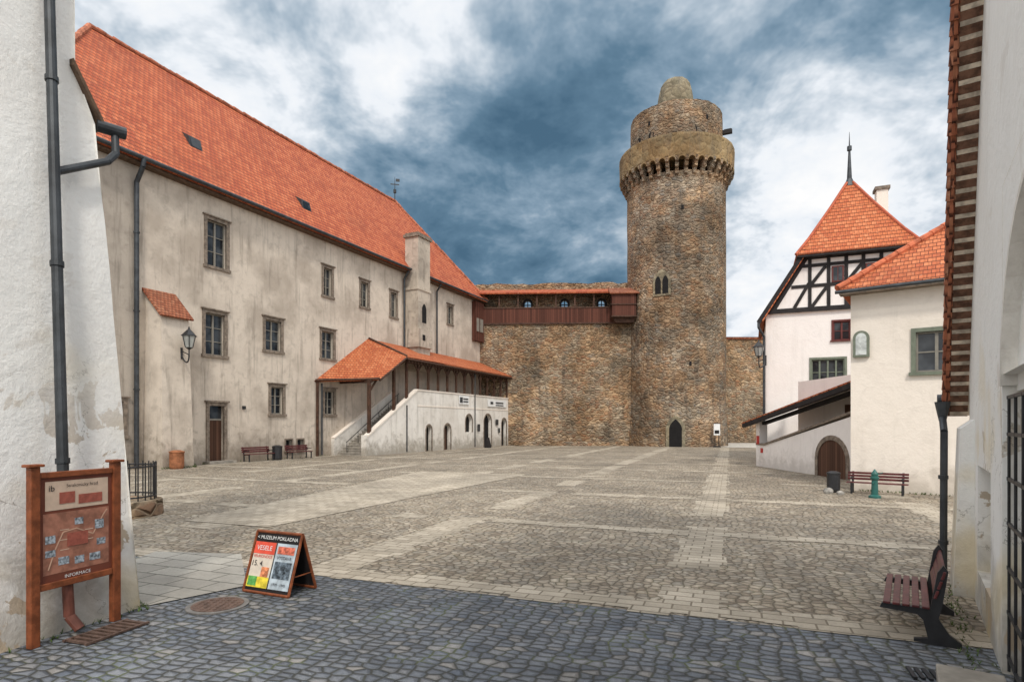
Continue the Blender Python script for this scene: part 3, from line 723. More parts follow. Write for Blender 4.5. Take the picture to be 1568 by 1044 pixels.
# ------------------------------------------------------------------ HALF-TIMBERED HOUSE
H = Fr(14.9, 34.5, .925, -.378)
hou = top('half_timbered_house', H.P(4.6, -3, 0))
hw_ = [(3.5, 4.33, 7.0, 8.05), (2.4, 4.05, 4.5, 5.95)]
wall('lower_front_wall', H, 0, 9.4, -.1, 8.7, hw_, 'plaster_house', hou)
k = Acc(); k.add([H.P(0, 0, 0), H.P(0, -7, 0), H.P(9.4, -7, 0), H.P(9.4, 0, 0), H.P(0, 0, 8.7), H.P(0, -7, 8.7), H.P(9.4, -7, 8.7), H.P(9.4, 0, 8.7)], [(0, 1, 5, 4), (1, 2, 6, 5), (2, 3, 7, 6)]); k.make('lower_walls', 'plaster_house', hou)
window(H, *hw_[0], hou, nx=2, nz=2, trim=.1, trimmat='frame_red', cornice=False, fm='frame_red', depth=.1)
window(H, *hw_[1], hou, nx=4, nz=2, trim=.12, trimmat='frame_green', cornice=False, fm='frame_green', depth=.1)
prism('gable_infill', H, [(.35, 8.7), (9.05, 8.7), (7.2, 11.9), (2.05, 11.9)], -6.5, .12, 'plaster_house', hou)
k = Acc(); q0, q1 = .1, .17
bm = lambda a, b, w=.18: k.beam(H, a, b, w, q0, q1 + random.uniform(0, .006))
bm((.2, 8.82), (9.2, 8.82), .26); bm((1.35, 10.15), (8.05, 10.15)); bm((1.8, 11.3), (7.5, 11.3)); bm((2, 11.75), (7.3, 11.75), .2)
bm((.35, 8.8), (2.2, 11.9), .22); bm((9.05, 8.8), (7.1, 11.9), .22)
for s_ in (2.3, 3.25, 4.12, 4.95, 5.8, 6.95): bm((s_, 8.9), (s_, 11.8))
bm((1.5, 8.95), (2.25, 10.3)); bm((2.4, 8.95), (3.2, 10.1)); bm((4.2, 8.95), (4.9, 10.1)); bm((5.7, 8.95), (5.0, 10.1)); bm((6.8, 8.95), (5.9, 10.1)); bm((7.1, 8.95), (7.9, 10.1))
bm((2.35, 10.2), (3.1, 11.2)); bm((6.9, 10.2), (5.9, 11.2)); bm((4.2, 10.3), (4.9, 11.2))
k.make('timber_frame', 'timber_black', hou)
for a, b in ((3.4, 4.0), (5.05, 5.65)):
    k = Acc(); k.box(H, a, b, .1, .2, 10.25, 11.15); k.make('attic_window_frame', 'frame_red', hou)
    k = Acc(); k.box(H, a + .08, (a + b) / 2 - .02, .2, .21, 10.33, 11.07); k.box(H, (a + b) / 2 + .02, b - .08, .2, .21, 10.33, 11.07); k.make('attic_window_glass', 'glass', hou)
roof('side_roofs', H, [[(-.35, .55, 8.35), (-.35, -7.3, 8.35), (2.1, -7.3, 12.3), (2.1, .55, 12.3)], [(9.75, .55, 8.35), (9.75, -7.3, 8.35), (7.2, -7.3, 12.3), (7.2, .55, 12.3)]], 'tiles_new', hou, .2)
k = Acc(); k.beam(H, (-.4, 8.2), (2.05, 12.1), .22, .3, .57); k.beam(H, (9.8, 8.2), (7.25, 12.1), .22, .3, .57); k.make('verge_boards', 'timber_black', hou)
a0, a1, b0, b1 = 1.55, 7.6, .75, -5.35; c0 = (4.6, -2.3)
def ringp(f, z): return [(c0[0] + (x - c0[0]) * f, c0[1] + (y - c0[1]) * f, z) for x, y in ((a0, b0), (a1, b0), (a1, b1), (a0, b1))]
lv = [ringp(1, 11.85), ringp(.76, 12.9), ringp(.36, 14.9), ringp(.05, 16.55)]
fs = []
for A_, B_ in zip(lv[:-1], lv[1:]):
    for i in range(4): fs.append([A_[i], A_[(i + 1) % 4], B_[(i + 1) % 4], B_[i]])
roof('pyramid_roof', H, fs, 'tiles_new', hou, .12)
box('pyramid_eave', H, (a0 + .05, a1 - .05, b1 + .05, b0 - .05, 11.7, 11.84), 'timber_black', hou)
k = Acc()
for i in range(4):
    for A_, B_ in zip(lv[:-1], lv[1:]): k.cyl(H.P(*A_[i]), H.P(*B_[i]), .09, n=6)
k.make('hip_tiles', m_simple('hip_clay', (0.40, 0.10, 0.05), .8, .2, 4), hou)
k = Acc(); A = H.P(c0[0], c0[1], 0); x, y = A.x, A.y
k.cyl((x, y, 16.35), (x, y, 16.8), .32, .16, 8); k.cyl((x, y, 16.8), (x, y, 18.5), .14, .06, 8); k.cyl((x, y, 18.5), (x, y, 18.75), .13, .13, 8); k.cyl((x, y, 18.75), (x, y, 19.6), .04, .01, 6)
k.make('spire', 'gutter', hou)
box('chimney', H, (6.7, 7.35, -7.2, -6.5, 10, 17.4), 'plaster_cream', hou)
box('chimney_cap', H, (6.6, 7.45, -7.3, -6.4, 17.4, 17.6), 'stone_trim', hou)
k = Acc(); k.pipe([H.P(-.4, .5, 8.2), H.P(-.4, .5, 7.9), H.P(-.1, .15, 7.4), H.P(-.1, .15, 0)], .07); k.make('downpipe', 'gutter', hou)
wall_lamp(H.P(-.02, .1, 6.0), Vector((-.5, -.25, 0)), 1.2)

S = Fr(13.37, 32.1, .0337, -.9994)
cst = top('covered_stair_porch', S.P(4, -1, 0))
prism('stair_wall', S, [(0, 0), (10, 0), (10, 3.0), (8.3, 2.55), (.9, 1.15), (0, 1.15)], -.35, 0, 'plaster_house', cst)
k = Acc(); k.beam(S, (0, 1.2), (.9, 1.2), .1, -.4, .06); k.beam(S, (.9, 1.2), (10, 3.05), .1, -.4, .06); k.make('coping', 'stone_trim', cst)
k = Acc(); k.prism(S, arch_pts(7.1, 1.05, 0, .75, .85), -.1, .012); k.make('cellar_door', 'door_brown', cst)
k = Acc(); arch_ring(k, S, 7.1, 1.05, .75, .85, .2, -.1, .05, 0); k.make('cellar_arch', 'stone_trim', cst)
k = Acc(); k.box(S, 0, .42, -.38, .04, 0, 2.45); k.make('column', 'plaster_house', cst)
box('inner_wall', S, (-.2, 10, -2.6, -2.4, -.1, 4.6), 'plaster_house', cst)
box('stair_end_wall', S, (-.2, 0, -2.4, -.4, 0, 1.2), 'plaster_house', cst)
box('inner_door', S, (4.2, 5.4, -2.4, -2.33, 1.2, 3.2), 'door_brown', cst)
box('inner_window', S, (6.4, 7.4, -2.4, -2.33, 2.4, 3.3), 'glass', cst)
roof('porch_roof', S, [[(-.8, .5, 2.35), (9.8, .5, 4.05), (9.8, -2.5, 5.2), (-.8, -2.5, 3.5)]], 'tiles_new', cst, .1)
k = Acc(); k.beam(S, (-.8, 2.2), (9.8, 3.9), .22, .3, .48); k.beam(S, (-.3, 2.2), (9.8, 3.8), .16, -.3, -.1)
for i in range(12):
    t = -.5 + i * .9; z = 2.35 + (t + .8) * .16
    k.add([S.P(t, .45, z - .12), S.P(t + .1, .45, z - .12), S.P(t + .1, -2.45, z + 1.0), S.P(t, -2.45, z + 1.0), S.P(t, .45, z - .26), S.P(t + .1, .45, z - .26), S.P(t + .1, -2.45, z + .86), S.P(t, -2.45, z + .86)], BOXF)
k.make('porch_timbers', 'timber_black', cst)
k = Acc(); k.box(S, .1, .4, .045, .07, 1.2, 1.65); k.box(S, .5, .75, .01, .03, .75, 1.0); k.make('notice', m_simple('notice_red', (.45, .04, .03), .5), cst)

# ------------------------------------------------------------------ RIGHT CREAM BUILDING
K = Fr(11.67, 20.25, .8, -.6)
rb = top('cream_building', K.P(4, -4, 0))
kw_ = [(1.85, 2.95, 3.95, 5.25)]
wall('front_wall', K, 0, 4.6, -.1, 6.85, kw_, 'plaster_cream', rb)
k = Acc(); k.add([K.P(0, 0, 0), K.P(0, -8, 0), K.P(9, -8, 0), K.P(0, 0, 6.85), K.P(0, -8, 6.85), K.P(9, -8, 6.85)], [(0, 1, 4, 3), (1, 2, 5, 4)]); k.make('side_walls', 'plaster_cream', rb)
window(K, *kw_[0], rb, nx=2, nz=2, trim=.13, trimmat='frame_green', fm='frame_white', cornice=False, depth=.12)
roof('hip_roof', K, [[(-.35, .45, 6.85), (9, .45, 6.85), (9, -4, 10.4), (4.1, -4, 10.4)], [(-.35, .45, 6.85), (4.1, -4, 10.4), (-.35, -8.4, 6.85)], [(-.35, -8.4, 6.85), (4.1, -4, 10.4), (9, -4, 10.4), (9, -8.4, 6.85)]], 'tiles_new', rb, .12)
k = Acc(); A = K.P(-.35, .45, 6.9); Bv = K.P(4.1, -4, 10.45)
for i in range(14): k.cyl(A.lerp(Bv, i / 14), A.lerp(Bv, (i + 1.1) / 14), .12, .1, 8)
k.make('hip_tiles', m_simple('hip_clay2', (0.44, 0.12, 0.055), .8, .3, 4), rb)
k = Acc(); k.cyl(K.P(-.4, .55, 6.75), K.P(6, .55, 6.75), .06); k.make('gutter', 'gutter', rb)
box('eave_board', K, (-.3, 6, .002, .4, 6.68, 6.78), 'stone_trim', rb)
ns = top('wall_shrine_niche', K.P(.35, .1, 4.5))
k = Acc(); k.prism(K, arch_pts(.32, .24, 4.55, 5.2, .24), .002, .12); k.make('niche_frame', 'frame_green', ns)
k = Acc(); k.prism(K, arch_pts(.32, .16, 4.62, 5.18, .18), .12, .13); k.make('niche_panel', m_simple('niche_paint', (.5, .52, .5), .4, .3, 5), ns)

# ------------------------------------------------------------------ NEAR RIGHT GATEHOUSE
W = Fr(4.35, 5.475, .5606, .8281)
gh = top('near_right_gatehouse', W.P(0, 3, 0))
WB = Fr(W.o.x, W.o.y, -W.d.x, -W.d.y)   # reversed: p positive is the courtyard side, t -> -t
WP = -.16
wall('gable_wall_low', WB, -3.46, 9, -.1, 2.7, [(-2.26, -.85, .45, 1.75), (.07, 3.4, -.1, 2.7)], 'plaster_white', gh, p=WP, depth=.3)
slope = 2.07
zv = lambda t: 2.9 + (3.5 - t) * slope       # verge height at W.t
V = [WB.P(-3.46, WP, 2.7), WB.P(.07, WP, 2.7), WB.P(.07, WP, 4.4), WB.P(3.4, WP, 4.4), WB.P(3.4, WP, 2.7), WB.P(9, WP, 2.7), WB.P(9, WP, 14), WB.P(1.9, WP, 14), WB.P(-3.46, WP, zv(3.46) + .05)]
mesh('gable_wall_high', V, [(8, 1, 0), (8, 2, 1), (8, 7, 2), (7, 6, 3, 2), (3, 6, 5, 4)], 'plaster_white', gh)
k = Acc(); arch_fill(k, WB, 1.735, 1.665, 2.6, 1.5, 4.4, -.5, WP - .001); k.box(WB, .07, 3.4, -.34, -.26, 2.55, 4.3); k.make('gate_arch_spandrel', 'plaster_white', gh)
k = Acc(); arch_ring(k, WB, 1.735, 1.6, 2.6, 1.44, .065, -.5, WP + .02, 0, legs=False); k.make('gate_arch_edge', 'plaster_gallery', gh)
k = Acc()
for i in range(9): k.cyl(WB.P(.14 + i * .4, -.2, 0.05), WB.P(.14 + i * .4, -.2, 2.5), .013, n=6)
for z in (.15, .55, .95, 1.35, 1.75, 2.15, 2.48): k.box(WB, .07, 3.4, -.21, -.19, z, z + .03)
k.make('iron_gate', 'iron', gh)
box('gate_passage_wall', WB, (-.4, 9, -1.3, -1.2, 0, 6), 'plaster_white', gh)
box('niche_back', WB, (-2.3, -.8, -.5, -.44, .4, 1.8), 'plaster_gallery', gh)
k = Acc(); k.add([W.P(3.46, .16, 0), W.P(3.46, 5, 0), W.P(3.46, 5, 2.9), W.P(3.46, .16, 2.9)], [(0, 1, 2, 3)]); k.make('end_wall', 'plaster_white', gh)
k = Acc(); k.add([W.P(2.7, -.06, 0), W.P(3.5, -.06, 0), W.P(3.5, .2, 0), W.P(2.7, .2, 0), W.P(2.7, .02, 2.2), W.P(3.5, .02, 2.2), W.P(3.5, .2, 2.35), W.P(2.7, .2, 2.35)], BOXF); k.make('corner_buttress', 'plaster_white', gh)
box('door_kerb_stone', W, (-1.6, -.45, -.34, .14, -.05, .11), 'steps', gh, bevel=.015)
Vr = []
for t in (3.75, -2.2):
    z = zv(t)
    for p in (-.05, 6.0): Vr += [W.P(t, p, z), W.P(t, p, z + .3)]
mesh('steep_roof', Vr, [(0, 4, 6, 2), (1, 3, 7, 5), (0, 1, 5, 4), (2, 6, 7, 3), (0, 2, 3, 1), (4, 5, 7, 6)], 'mortar', gh)
k = Acc(); k2 = Acc()
st_ = .155 / math.hypot(1, slope)
for i in range(62):
    t = 3.72 - i * st_; z = zv(t) - .002; dt = st_ * .62; up_ = dt * slope
    q0_ = -.09 + random.uniform(-.012, .012)
    k.add([W.P(t + .05, q0_, z - .07), W.P(t - dt + .02, q0_, z - .03 + up_), W.P(t - dt + .02, .158, z - .03 + up_), W.P(t + .05, .158, z - .07),
           W.P(t, q0_, z), W.P(t - dt, q0_, z + up_), W.P(t - dt, .158, z + up_), W.P(t, .158, z)], BOXF)
    k2.cyl(W.P(t, -.1, z + .03), W.P(t - st_, -.1, z + .06 + st_ * slope), .055, .042, 8)
k.make('verge_tile_undersides', 'verge_brown', gh)
k2.make('verge_tiles', 'tiles_old', gh)
k = Acc(); k.cyl(W.P(3.75, -.2, 2.62), W.P(3.75, 4, 2.62), .075); k.cyl(W.P(3.6, -.14, 2.3), W.P(3.6, -.14, 2.58), .045, .1, 10)
k.pipe([W.P(3.6, -.14, 2.35), W.P(3.15, -.14, 2.15), W.P(3.1, -.15, .2), W.P(3.06, -.22, .06)], .045)
for z in (.6, 1.5): k.cyl(W.P(3.12, -.15, z), W.P(3.12, -.15, z + .05), .06)
k.make('gutter_and_downpipe', 'gutter', gh)

# ------------------------------------------------------------------ NEAR LEFT WHITE BUILDING
N = Fr(-5.04, 5.79, .3038, .9527)
nl = top('near_left_white_building', N.P(-3, -3, 0))
def wavy(name, rows, nt, parent, mat):
    VV = []; FF = []
    for z, p_, te in rows:
        for i in range(nt + 1):
            t = -9 + (te + 9) * i / nt
            w = 0.02 * math.sin(t * 2.1 + z * 1.3) + 0.012 * math.sin(t * 5.3 - z * 2.7)
            VV.append(N.P(t, p_ + (w if 0 < z < 12 else 0), z))
    for j in range(len(rows) - 1):
        for i in range(nt):
            a = j * (nt + 1) + i; FF.append((a, a + nt + 1, a + nt + 2, a + 1))
    return mesh(name, VV, FF, mat, parent, smooth=True)
wavy('battered_wall', [(z, -.69 * z / 6.03, 1.52 - .05 * z / 6.03) for z in [0, .6, 1.2, 1.8, 2.4, 3, 3.6, 4.2, 4.8, 5.4, 6.03]] + [(6.6, -.74, 1.26), (8, -.8, 1.27), (10, -.8, 1.27), (13, -.8, 1.27)], 60, nl, 'plaster_white')
k = Acc(); k.add([N.P(1.52, 0, 0), N.P(1.52, -4, 0), N.P(1.47, -4, 6.03), N.P(1.47, -.69, 6.03), N.P(1.26, -4, 6.6), N.P(1.26, -.74, 6.6), N.P(1.27, -4, 13), N.P(1.27, -.8, 13)], [(0, 1, 2, 3), (3, 2, 4, 5), (5, 4, 6, 7)])
k.make('end_wall', 'plaster_white', nl)
k = Acc(); k.add([N.P(1.2, -.68, 6.62), N.P(1.56, -.62, 5.98), N.P(1.56, -4, 5.98), N.P(1.2, -4, 6.62), N.P(1.2, -.68, 6.7), N.P(1.56, -.62, 6.06), N.P(1.56, -4, 6.06), N.P(1.2, -4, 6.7)], BOXF)
k.make('buttress_coping', 'soffit', nl)
k = Acc()
pA = N.P(.92, -.68, 7.2); pB = N.P(.55, .1, .95)
k.pipe([N.P(.95, -.72, 13), pA, pB], .055)
for f_ in (.15, .5, .85):
    A = pA.lerp(pB, f_); k.cyl(A, A + (pB - pA).normalized() * .06, .068)
k.pipe([N.P(1.68, -.62, 5.98), N.P(1.66, -.58, 5.72), N.P(1.5, -.52, 5.55), N.P(.8, -.46, 5.12)], .045)
k.cyl(N.P(1.50, -.70, 6.03), N.P(1.78, -.56, 6.03), .075)
k.make('downpipe', 'gutter', nl)
k = Acc(); k.pipe([N.P(.55, .1, .98), N.P(.58, .12, .2), N.P(.62, .22, .06)], .052); k.cyl(N.P(.553, .1, .93), N.P(.556, .1, .99), .066); k.make('downpipe_foot', 'gutter_copper', nl)

# ------------------------------------------------------------------ INFO BOARD
def text(body, size, co, dirv, upv, mat, parent):
    cu = bpy.data.curves.new('lettering', 'FONT'); cu.body = body; cu.size = size; cu.align_x = 'CENTER'
    o = bpy.data.objects.new('lettering', cu); sc.collection.objects.link(o)
    cu.materials.append(M[mat] if isinstance(mat, str) else mat)
    x = Vector(dirv).normalized(); y = Vector(upv).normalized(); z = x.cross(y)
    m = Matrix((x, y, z)).transposed().to_4x4(); m.translation = Vector(co) - Vector(parent.location)
    o.parent = parent; o.matrix_local = m
ib = top('wooden_information_board', N.P(.6, .2, 0))
k = Acc(); k.box(N, .15, .24, .12, .2, 0, 1.82); k.box(N, 1.02, 1.11, .12, .2, 0, 1.82); k.box(N, .24, 1.02, .13, .19, 1.7, 1.76); k.box(N, .24, 1.02, .13, .19, .55, .62)
k.box(N, .12, .27, .1, .22, 1.82, 1.85); k.box(N, .99, 1.14, .1, .22, 1.82, 1.85)
k.make('posts', 'wood_post', ib, bevel=.008)
box('panel', N, (.24, 1.02, .15, .17, .62, 1.7), m_simple('board_brown', (.17, .05, .03), .45, .1, 4), ib)
paper = m_simple('board_paper', (.62, .47, .36), .5, .08, 8); ltbl = m_simple('board_photo', (.30, .34, .38), .4, .7, 32); redm = m_simple('board_red', (.35, .10, .07), .5, .2, 20)
k = Acc(); k.box(N, .30, .97, .1705, .173, 1.36, 1.66); k.make('heading_paper', paper, ib)
k = Acc(); k.box(N, .28, .98, .1705, .172, .7, 1.33); k.make('map', m_simple('board_map', (.34, .15, .10), .5, .3, 9), ib)
k = Acc()
for a, z, w, hh in ((.30, 1.02, .1, .08), (.3, .88, .1, .07), (.43, .78, .11, .08), (.60, .76, .1, .08), (.60, 1.18, .09, .07), (.76, .76, .12, .08), (.82, 1.1, .1, .1), (.84, .92, .1, .07)): k.box(N, a, a + w, .1725, .175, z, z + hh)
k.make('photos', ltbl, ib)
k = Acc()
for i in range(7): k.box(N, .45 + (i % 3) * .13, .54 + (i % 3) * .13, .1725, .174, .93 + i * .035, .937 + i * .035)
k.make('captions', paper, ib)
k = Acc(); k.box(N, .52, .74, .1745, .177, .96, 1.1); k.box(N, .44, .60, .174, .177, 1.42, 1.54); k.box(N, .64, .9, .174, .177, 1.40, 1.5); k.make('castle_drawing', redm, ib)
k = Acc()
for (t0_, z0_), (t1_, z1_) in zip([(.33, .75), (.40, .95), (.48, 1.12), (.62, 1.14), (.8, 1.05), (.92, 1.25)], [(.40, .95), (.48, 1.12), (.62, 1.14), (.8, 1.05), (.92, 1.25), (.96, 1.3)]): k.beam(N, (t0_, z0_), (t1_, z1_), .012, .172, .1742)
k.make('map_route', m_simple('map_line', (.55, .35, .25), .5), ib)
text('ib', .09, N.P(.36, .178, 1.56), N.d, (0, 0, 1), 'iron', ib)
text('Strakonicky hrad', .05, N.P(.68, .178, 1.59), N.d, (0, 0, 1), 'iron', ib)
text('INFORMACE', .05, N.P(.63, .178, .635), N.d, (0, 0, 1), 'white_paint', ib)

# ------------------------------------------------------------------ A-BOARD
AF = Fr(-3.63, 7.94, .915, -.403)
ab = top('sandwich_board', AF.P(.41, -.25, 0))
wA, hA = .80, .80
def apt(t, s, off=0.0):
    f = s / hA; return AF.P(t, -.25 * f + off, .76 * f + .02 + off * .3)
def apanel(name, t0, t1, s0, s1, off, mat):
    return mesh(name, [apt(t0, s0, off), apt(t1, s0, off), apt(t1, s1, off), apt(t0, s1, off)], [(0, 1, 2, 3)], mat, ab, solid=.003)
k = Acc()
V = [apt(0, 0), apt(wA, 0), apt(wA, hA), apt(0, hA)]; Bk = [AF.P(0, -.5, .02), AF.P(wA, -.5, .02), AF.P(wA, -.26, .78), AF.P(0, -.26, .78)]
for q in (V, Bk):
    for i in range(4): k.cyl(q[i], q[(i + 1) % 4], .02, n=6)
k.cyl(V[1].lerp(V[2], .3), Bk[1].lerp(Bk[2], .3), .008, n=6)
k.make('wooden_frame', 'wood_post', ab)
mesh('front_backing', V, [(0, 1, 2, 3)], 'timber_black', ab, solid=.01)
mesh('rear_panel', Bk, [(0, 1, 2, 3)], 'timber_black', ab, solid=.01)
apanel('poster_left', .03, .40, .06, .66, .006, m_simple('poster_paper', (.70, .62, .52), .4, .1, 9))
apanel('poster_right', .42, .77, .06, .66, .006, m_simple('poster_pale_blue', (.46, .53, .58), .4, .25, 9))
apanel('poster_left_top', .03, .40, .5, .66, .010, m_simple('poster_red', (.75, .10, .06), .4, .15, 9))
apanel('poster_left_bottom', .03, .40, .06, .2, .010, m_simple('poster_yellow', (.75, .60, .06), .4, .3, 14))
apanel('poster_left_green', .05, .2, .08, .2, .014, m_simple('poster_green', (.12, .38, .10), .4, .4, 20))
apanel('poster_left_pink', .24, .37, .2, .33, .012, m_simple('poster_pink', (.70, .25, .12), .4, .5, 24))
apanel('poster_right_photo', .45, .74, .20, .42, .010, m_simple('poster_photo', (.12, .15, .18), .4, .9, 18))
apanel('poster_right_top', .45, .74, .52, .62, .010, m_simple('poster_photo2', (.60, .16, .10), .4, .5, 22))
up = (apt(0, 1) - apt(0, 0)).normalized()
text('< MUZEUM POKLADNA', .068, apt(.40, .70, .012), AF.d, up, 'white_paint', ab)
text('VESELE', .09, apt(.215, .55, .016), AF.d, up, 'white_paint', ab)
text('VELIKONOCE', .055, apt(.215, .45, .014), AF.d, up, m_simple('ink_red', (.6, .05, .04), .5), ab)
text('15. 4.', .1, apt(.15, .34, .014), AF.d, up, 'iron', ab)
text('VYSTAVA', .06, apt(.595, .45, .014), AF.d, up, 'iron', ab)
text('1939 - 1945', .05, apt(.595, .11, .014), AF.d, up, 'iron', ab)

# ------------------------------------------------------------------ BENCHES, BINS ETC.
def park_bench(fr, t0, length, p0, s=1.0):
    e = top('park_bench', fr.P(t0 + length / 2, p0, 0)); k = Acc(); g = Acc()
    for i in range(4): k.box(fr, t0, t0 + length, p0 + .02 + i * .11 * s, p0 + .11 * s + i * .11 * s, .44 * s, .475 * s)
    for i in range(3):
        z = (.55 + i * .12) * s; pp = p0 - .03 - i * .03
        k.box(fr, t0, t0 + length, pp - .03, pp, z, z + .095 * s)
    for t in (t0 + .15, t0 + length - .15):
        g.box(fr, t - .03, t + .03, p0 - .05, p0, 0, .46 * s); g.box(fr, t - .03, t + .03, p0 + .38 * s, p0 + .44 * s, 0, .44 * s)
        g.box(fr, t - .03, t + .03, p0 - .05, p0 + .46 * s, .40 * s, .44 * s)
        g.add([fr.P(t - .03, p0 - .06, .44 * s), fr.P(t + .03, p0 - .06, .44 * s), fr.P(t + .03, p0, .44 * s), fr.P(t - .03, p0, .44 * s),
               fr.P(t - .03, p0 - .17, .9 * s), fr.P(t + .03, p0 - .17, .9 * s), fr.P(t + .03, p0 - .12, .9 * s), fr.P(t - .03, p0 - .12, .9 * s)], BOXF)
        g.box(fr, t - .03, t + .03, p0 - .08, p0 + .42 * s, .64 * s, .68 * s)
    k.make('slats', 'bench_red', e, bevel=.01); g.make('iron_legs', 'iron', e)
park_bench(L, 4.9, 2.1, .6); park_bench(L, 8.3, 2.0, .6)
park_bench(K, .0, 1.7, .75, .78)
def bin_(c, r, h, mat, name='litter_bin'):
    e = top(name, c); k = Acc(); x, y, z = c
    k.revolve((x, y), [(r * .85, z + .0), (r, z + .1), (r, z + h * .85), (r * 1.08, z + h * .87), (r * 1.08, z + h * .93), (r * .5, z + h)], 16); k.make('body', mat, e, smooth=False)
bin_(L.P(7.3, .9, 0), .3, .95, 'iron')
bin_(L.P(-.3, 2.0, 0), .34, .95, 'terracotta', 'terracotta_planter')
bin_((10.72, 19.6, 0), .2, .7, 'iron')
pb = top('boundary_stones', (10.45, 19.3, 0)); k = Acc()
for i, (x, y, r) in enumerate(((10.35, 19.2, .13), (10.62, 19.0, .11), (10.5, 19.5, .15))): k.revolve((x, y), [(r, 0), (r * 1.1, r * .5), (r * .8, r * .9), (r * .3, r * 1.1)], 7)
k.make('stones', 'boulder', pb)
pu = top('green_water_pump', (11.17, 18.1, 0)); k = Acc()
k.revolve((11.17, 18.1), [(.17, 0), (.17, .06), (.1, .1), (.085, .55), (.12, .58), (.12, .64), (.09, .66), (.1, .74), (.05, .82), (.015, .88)], 16)
k.cyl((11.17, 18.1, .5), (11.0, 17.95, .46), .025); k.cyl((11.17, 18.1, .7), (11.36, 18.0, .78), .015)
k.make('cast_body', 'green_iron', pu, smooth=False)

nb = top('modern_park_bench', W.P(1.1, -.5, 0)); k = Acc(); g = Acc()
for i in range(5):
    p = -.77 + i * .085; k.box(W, .38, 1.78, p, p + .065, .365, .39)
for i in range(3):
    z = .48 + i * .10; p = -.335 + i * .03
    k.add([W.P(.38, p, z), W.P(1.78, p, z), W.P(1.78, p + .025, z), W.P(.38, p + .025, z), W.P(.38, p + .025, z + .08), W.P(1.78, p + .025, z + .08), W.P(1.78, p + .05, z + .08), W.P(.38, p + .05, z + .08)], BOXF)
def plate(t):
    pts = [(-.80, .31), (-.78, .36), (-.36, .36), (-.30, .74), (-.25, .82), (-.21, .76), (-.26, .40), (-.29, .27), (-.20, .12), (-.10, .05), (-.10, 0), (-.50, 0), (-.50, .035), (-.38, .06), (-.42, .24), (-.47, .29)]
    F_ = Fr(W.P(t, 0, 0).x, W.P(t, 0, 0).y, W.n.x, W.n.y)
    g.prism(F_, pts, -.03, .03)
plate(.45); plate(1.7)
k.make('slats', 'bench_red', nb, bevel=.006); g.make('cast_supports', 'iron', nb)

mh = top('manhole_cover', (-3.66, 7.31, 0)); k = Acc(); k.revolve((-3.66, 7.31), [(.36, 0.0), (.36, .016), (.33, .018)], 36); k.make('rim', 'rim', mh)
k = Acc(); k.revolve((-3.66, 7.31), [(.30, .018), (.30, .024), (.28, .026)], 36)
for i in range(-3, 4):
    for j in range(-3, 4):
        if i * i + j * j < 11: k.cyl((-3.66 + i * .075, 7.31 + j * .075, .026), (-3.66 + i * .075, 7.31 + j * .075, .032), .024, n=6)
k.make('iron_lid', 'manhole', mh)
dg = top('drain_grate', N.P(.75, .45, 0)); k = Acc()
for i in range(9): k.box(N, .4 + i * .08, .44 + i * .08, .33, .61, .01, .03)
k.box(N, .38, 1.1, .30, .33, .01, .032); k.box(N, .38, 1.1, .61, .64, .01, .032); k.make('bars', 'manhole', dg)
box('pit', N, (.4, 1.08, .33, .61, 0.002, .009), 'dark', dg)
dg2 = top('drain_grate', (3.7, 5.3, 0)); F1 = Fr(3.55, 5.2, .937, -.349); k = Acc()
for i in range(5): k.box(F1, i * .06, .035 + i * .06, -.25, 0, .01, .025)
k.make('bars', 'iron', dg2)
def pt2(v): return (v.x, v.y)
weeds('weeds_near_left_wall', [pt2(N.P(-2, .05, 0)), pt2(N.P(1.5, .06, 0)), pt2(N.P(1.6, -.6, 0))], 130, .05, .05)
weeds('weeds_near_right_wall', [pt2(W.P(-2, .0, 0)), pt2(W.P(3.3, -.12, 0))], 120, .05, .06)
weeds('weeds_by_cream_building', [pt2(K.P(0, .1, 0)), pt2(K.P(4, .1, 0))], 90, .08, .08)
weeds('weeds_by_palace', [pt2(L.P(-.8, 1.7, 0)), pt2(L.P(1, 1.7, 0)), pt2(L.P(1.2, .1, 0)), pt2(L.P(13, .1, 0))], 160, .11, .08)

wl = top('iron_railing_on_stone_kerb', (-9.75, 14.6, 0)); k = Acc(); g = Acc()
k.revolve((-9.75, 14.6), [(.95, 0), (.92, .38), (.7, .4)], 24); k.make('stone_kerb', 'wall_stone', wl)
for i in range(26):
    a = 2 * math.pi * i / 26; x, y = -9.75 + .78 * math.cos(a), 14.6 + .78 * math.sin(a)
    g.cyl((x, y, .38), (x, y, 1.32), .017, n=5); a2 = a + 2 * math.pi / 26; x2, y2 = -9.75 + .78 * math.cos(a2), 14.6 + .78 * math.sin(a2)
    for z in (.48, 1.22): g.cyl((x, y, z), (x2, y2, z), .022, n=5)
g.make('railing', 'iron', wl)

# ------------------------------------------------------------------ WORLD
el, az = math.radians(48), math.radians(176)
w = bpy.data.worlds.new('World'); sc.world = w; w.use_nodes = True
nt = w.node_tree; h = NT(nt); bg = nt.nodes['Background']
sky = h.n('ShaderNodeTexSky', {'sky_type': 'NISHITA', 'sun_disc': False, 'sun_elevation': el, 'sun_rotation': az})
d = h.n('ShaderNodeTexCoord').outputs['Generated']
dn = h.vmath('NORMALIZE', d)
xs = sepz(h, dn)
zz = h.math('ADD', h.math('MAXIMUM', xs[2], 0.0), 0.4)
pl = h.n('ShaderNodeCombineXYZ', None, X=h.math('DIVIDE', xs[0], zz), Y=h.math('DIVIDE', xs[1], zz), Z=0.0).outputs[0]
n1 = h.noise(pl, 2.1, 6, 0.58, 0.15)
n2 = h.noise(h.vmath('ADD', pl, (7.3, 2.1, 0)), 5.0, 5, 0.62, 0.2)
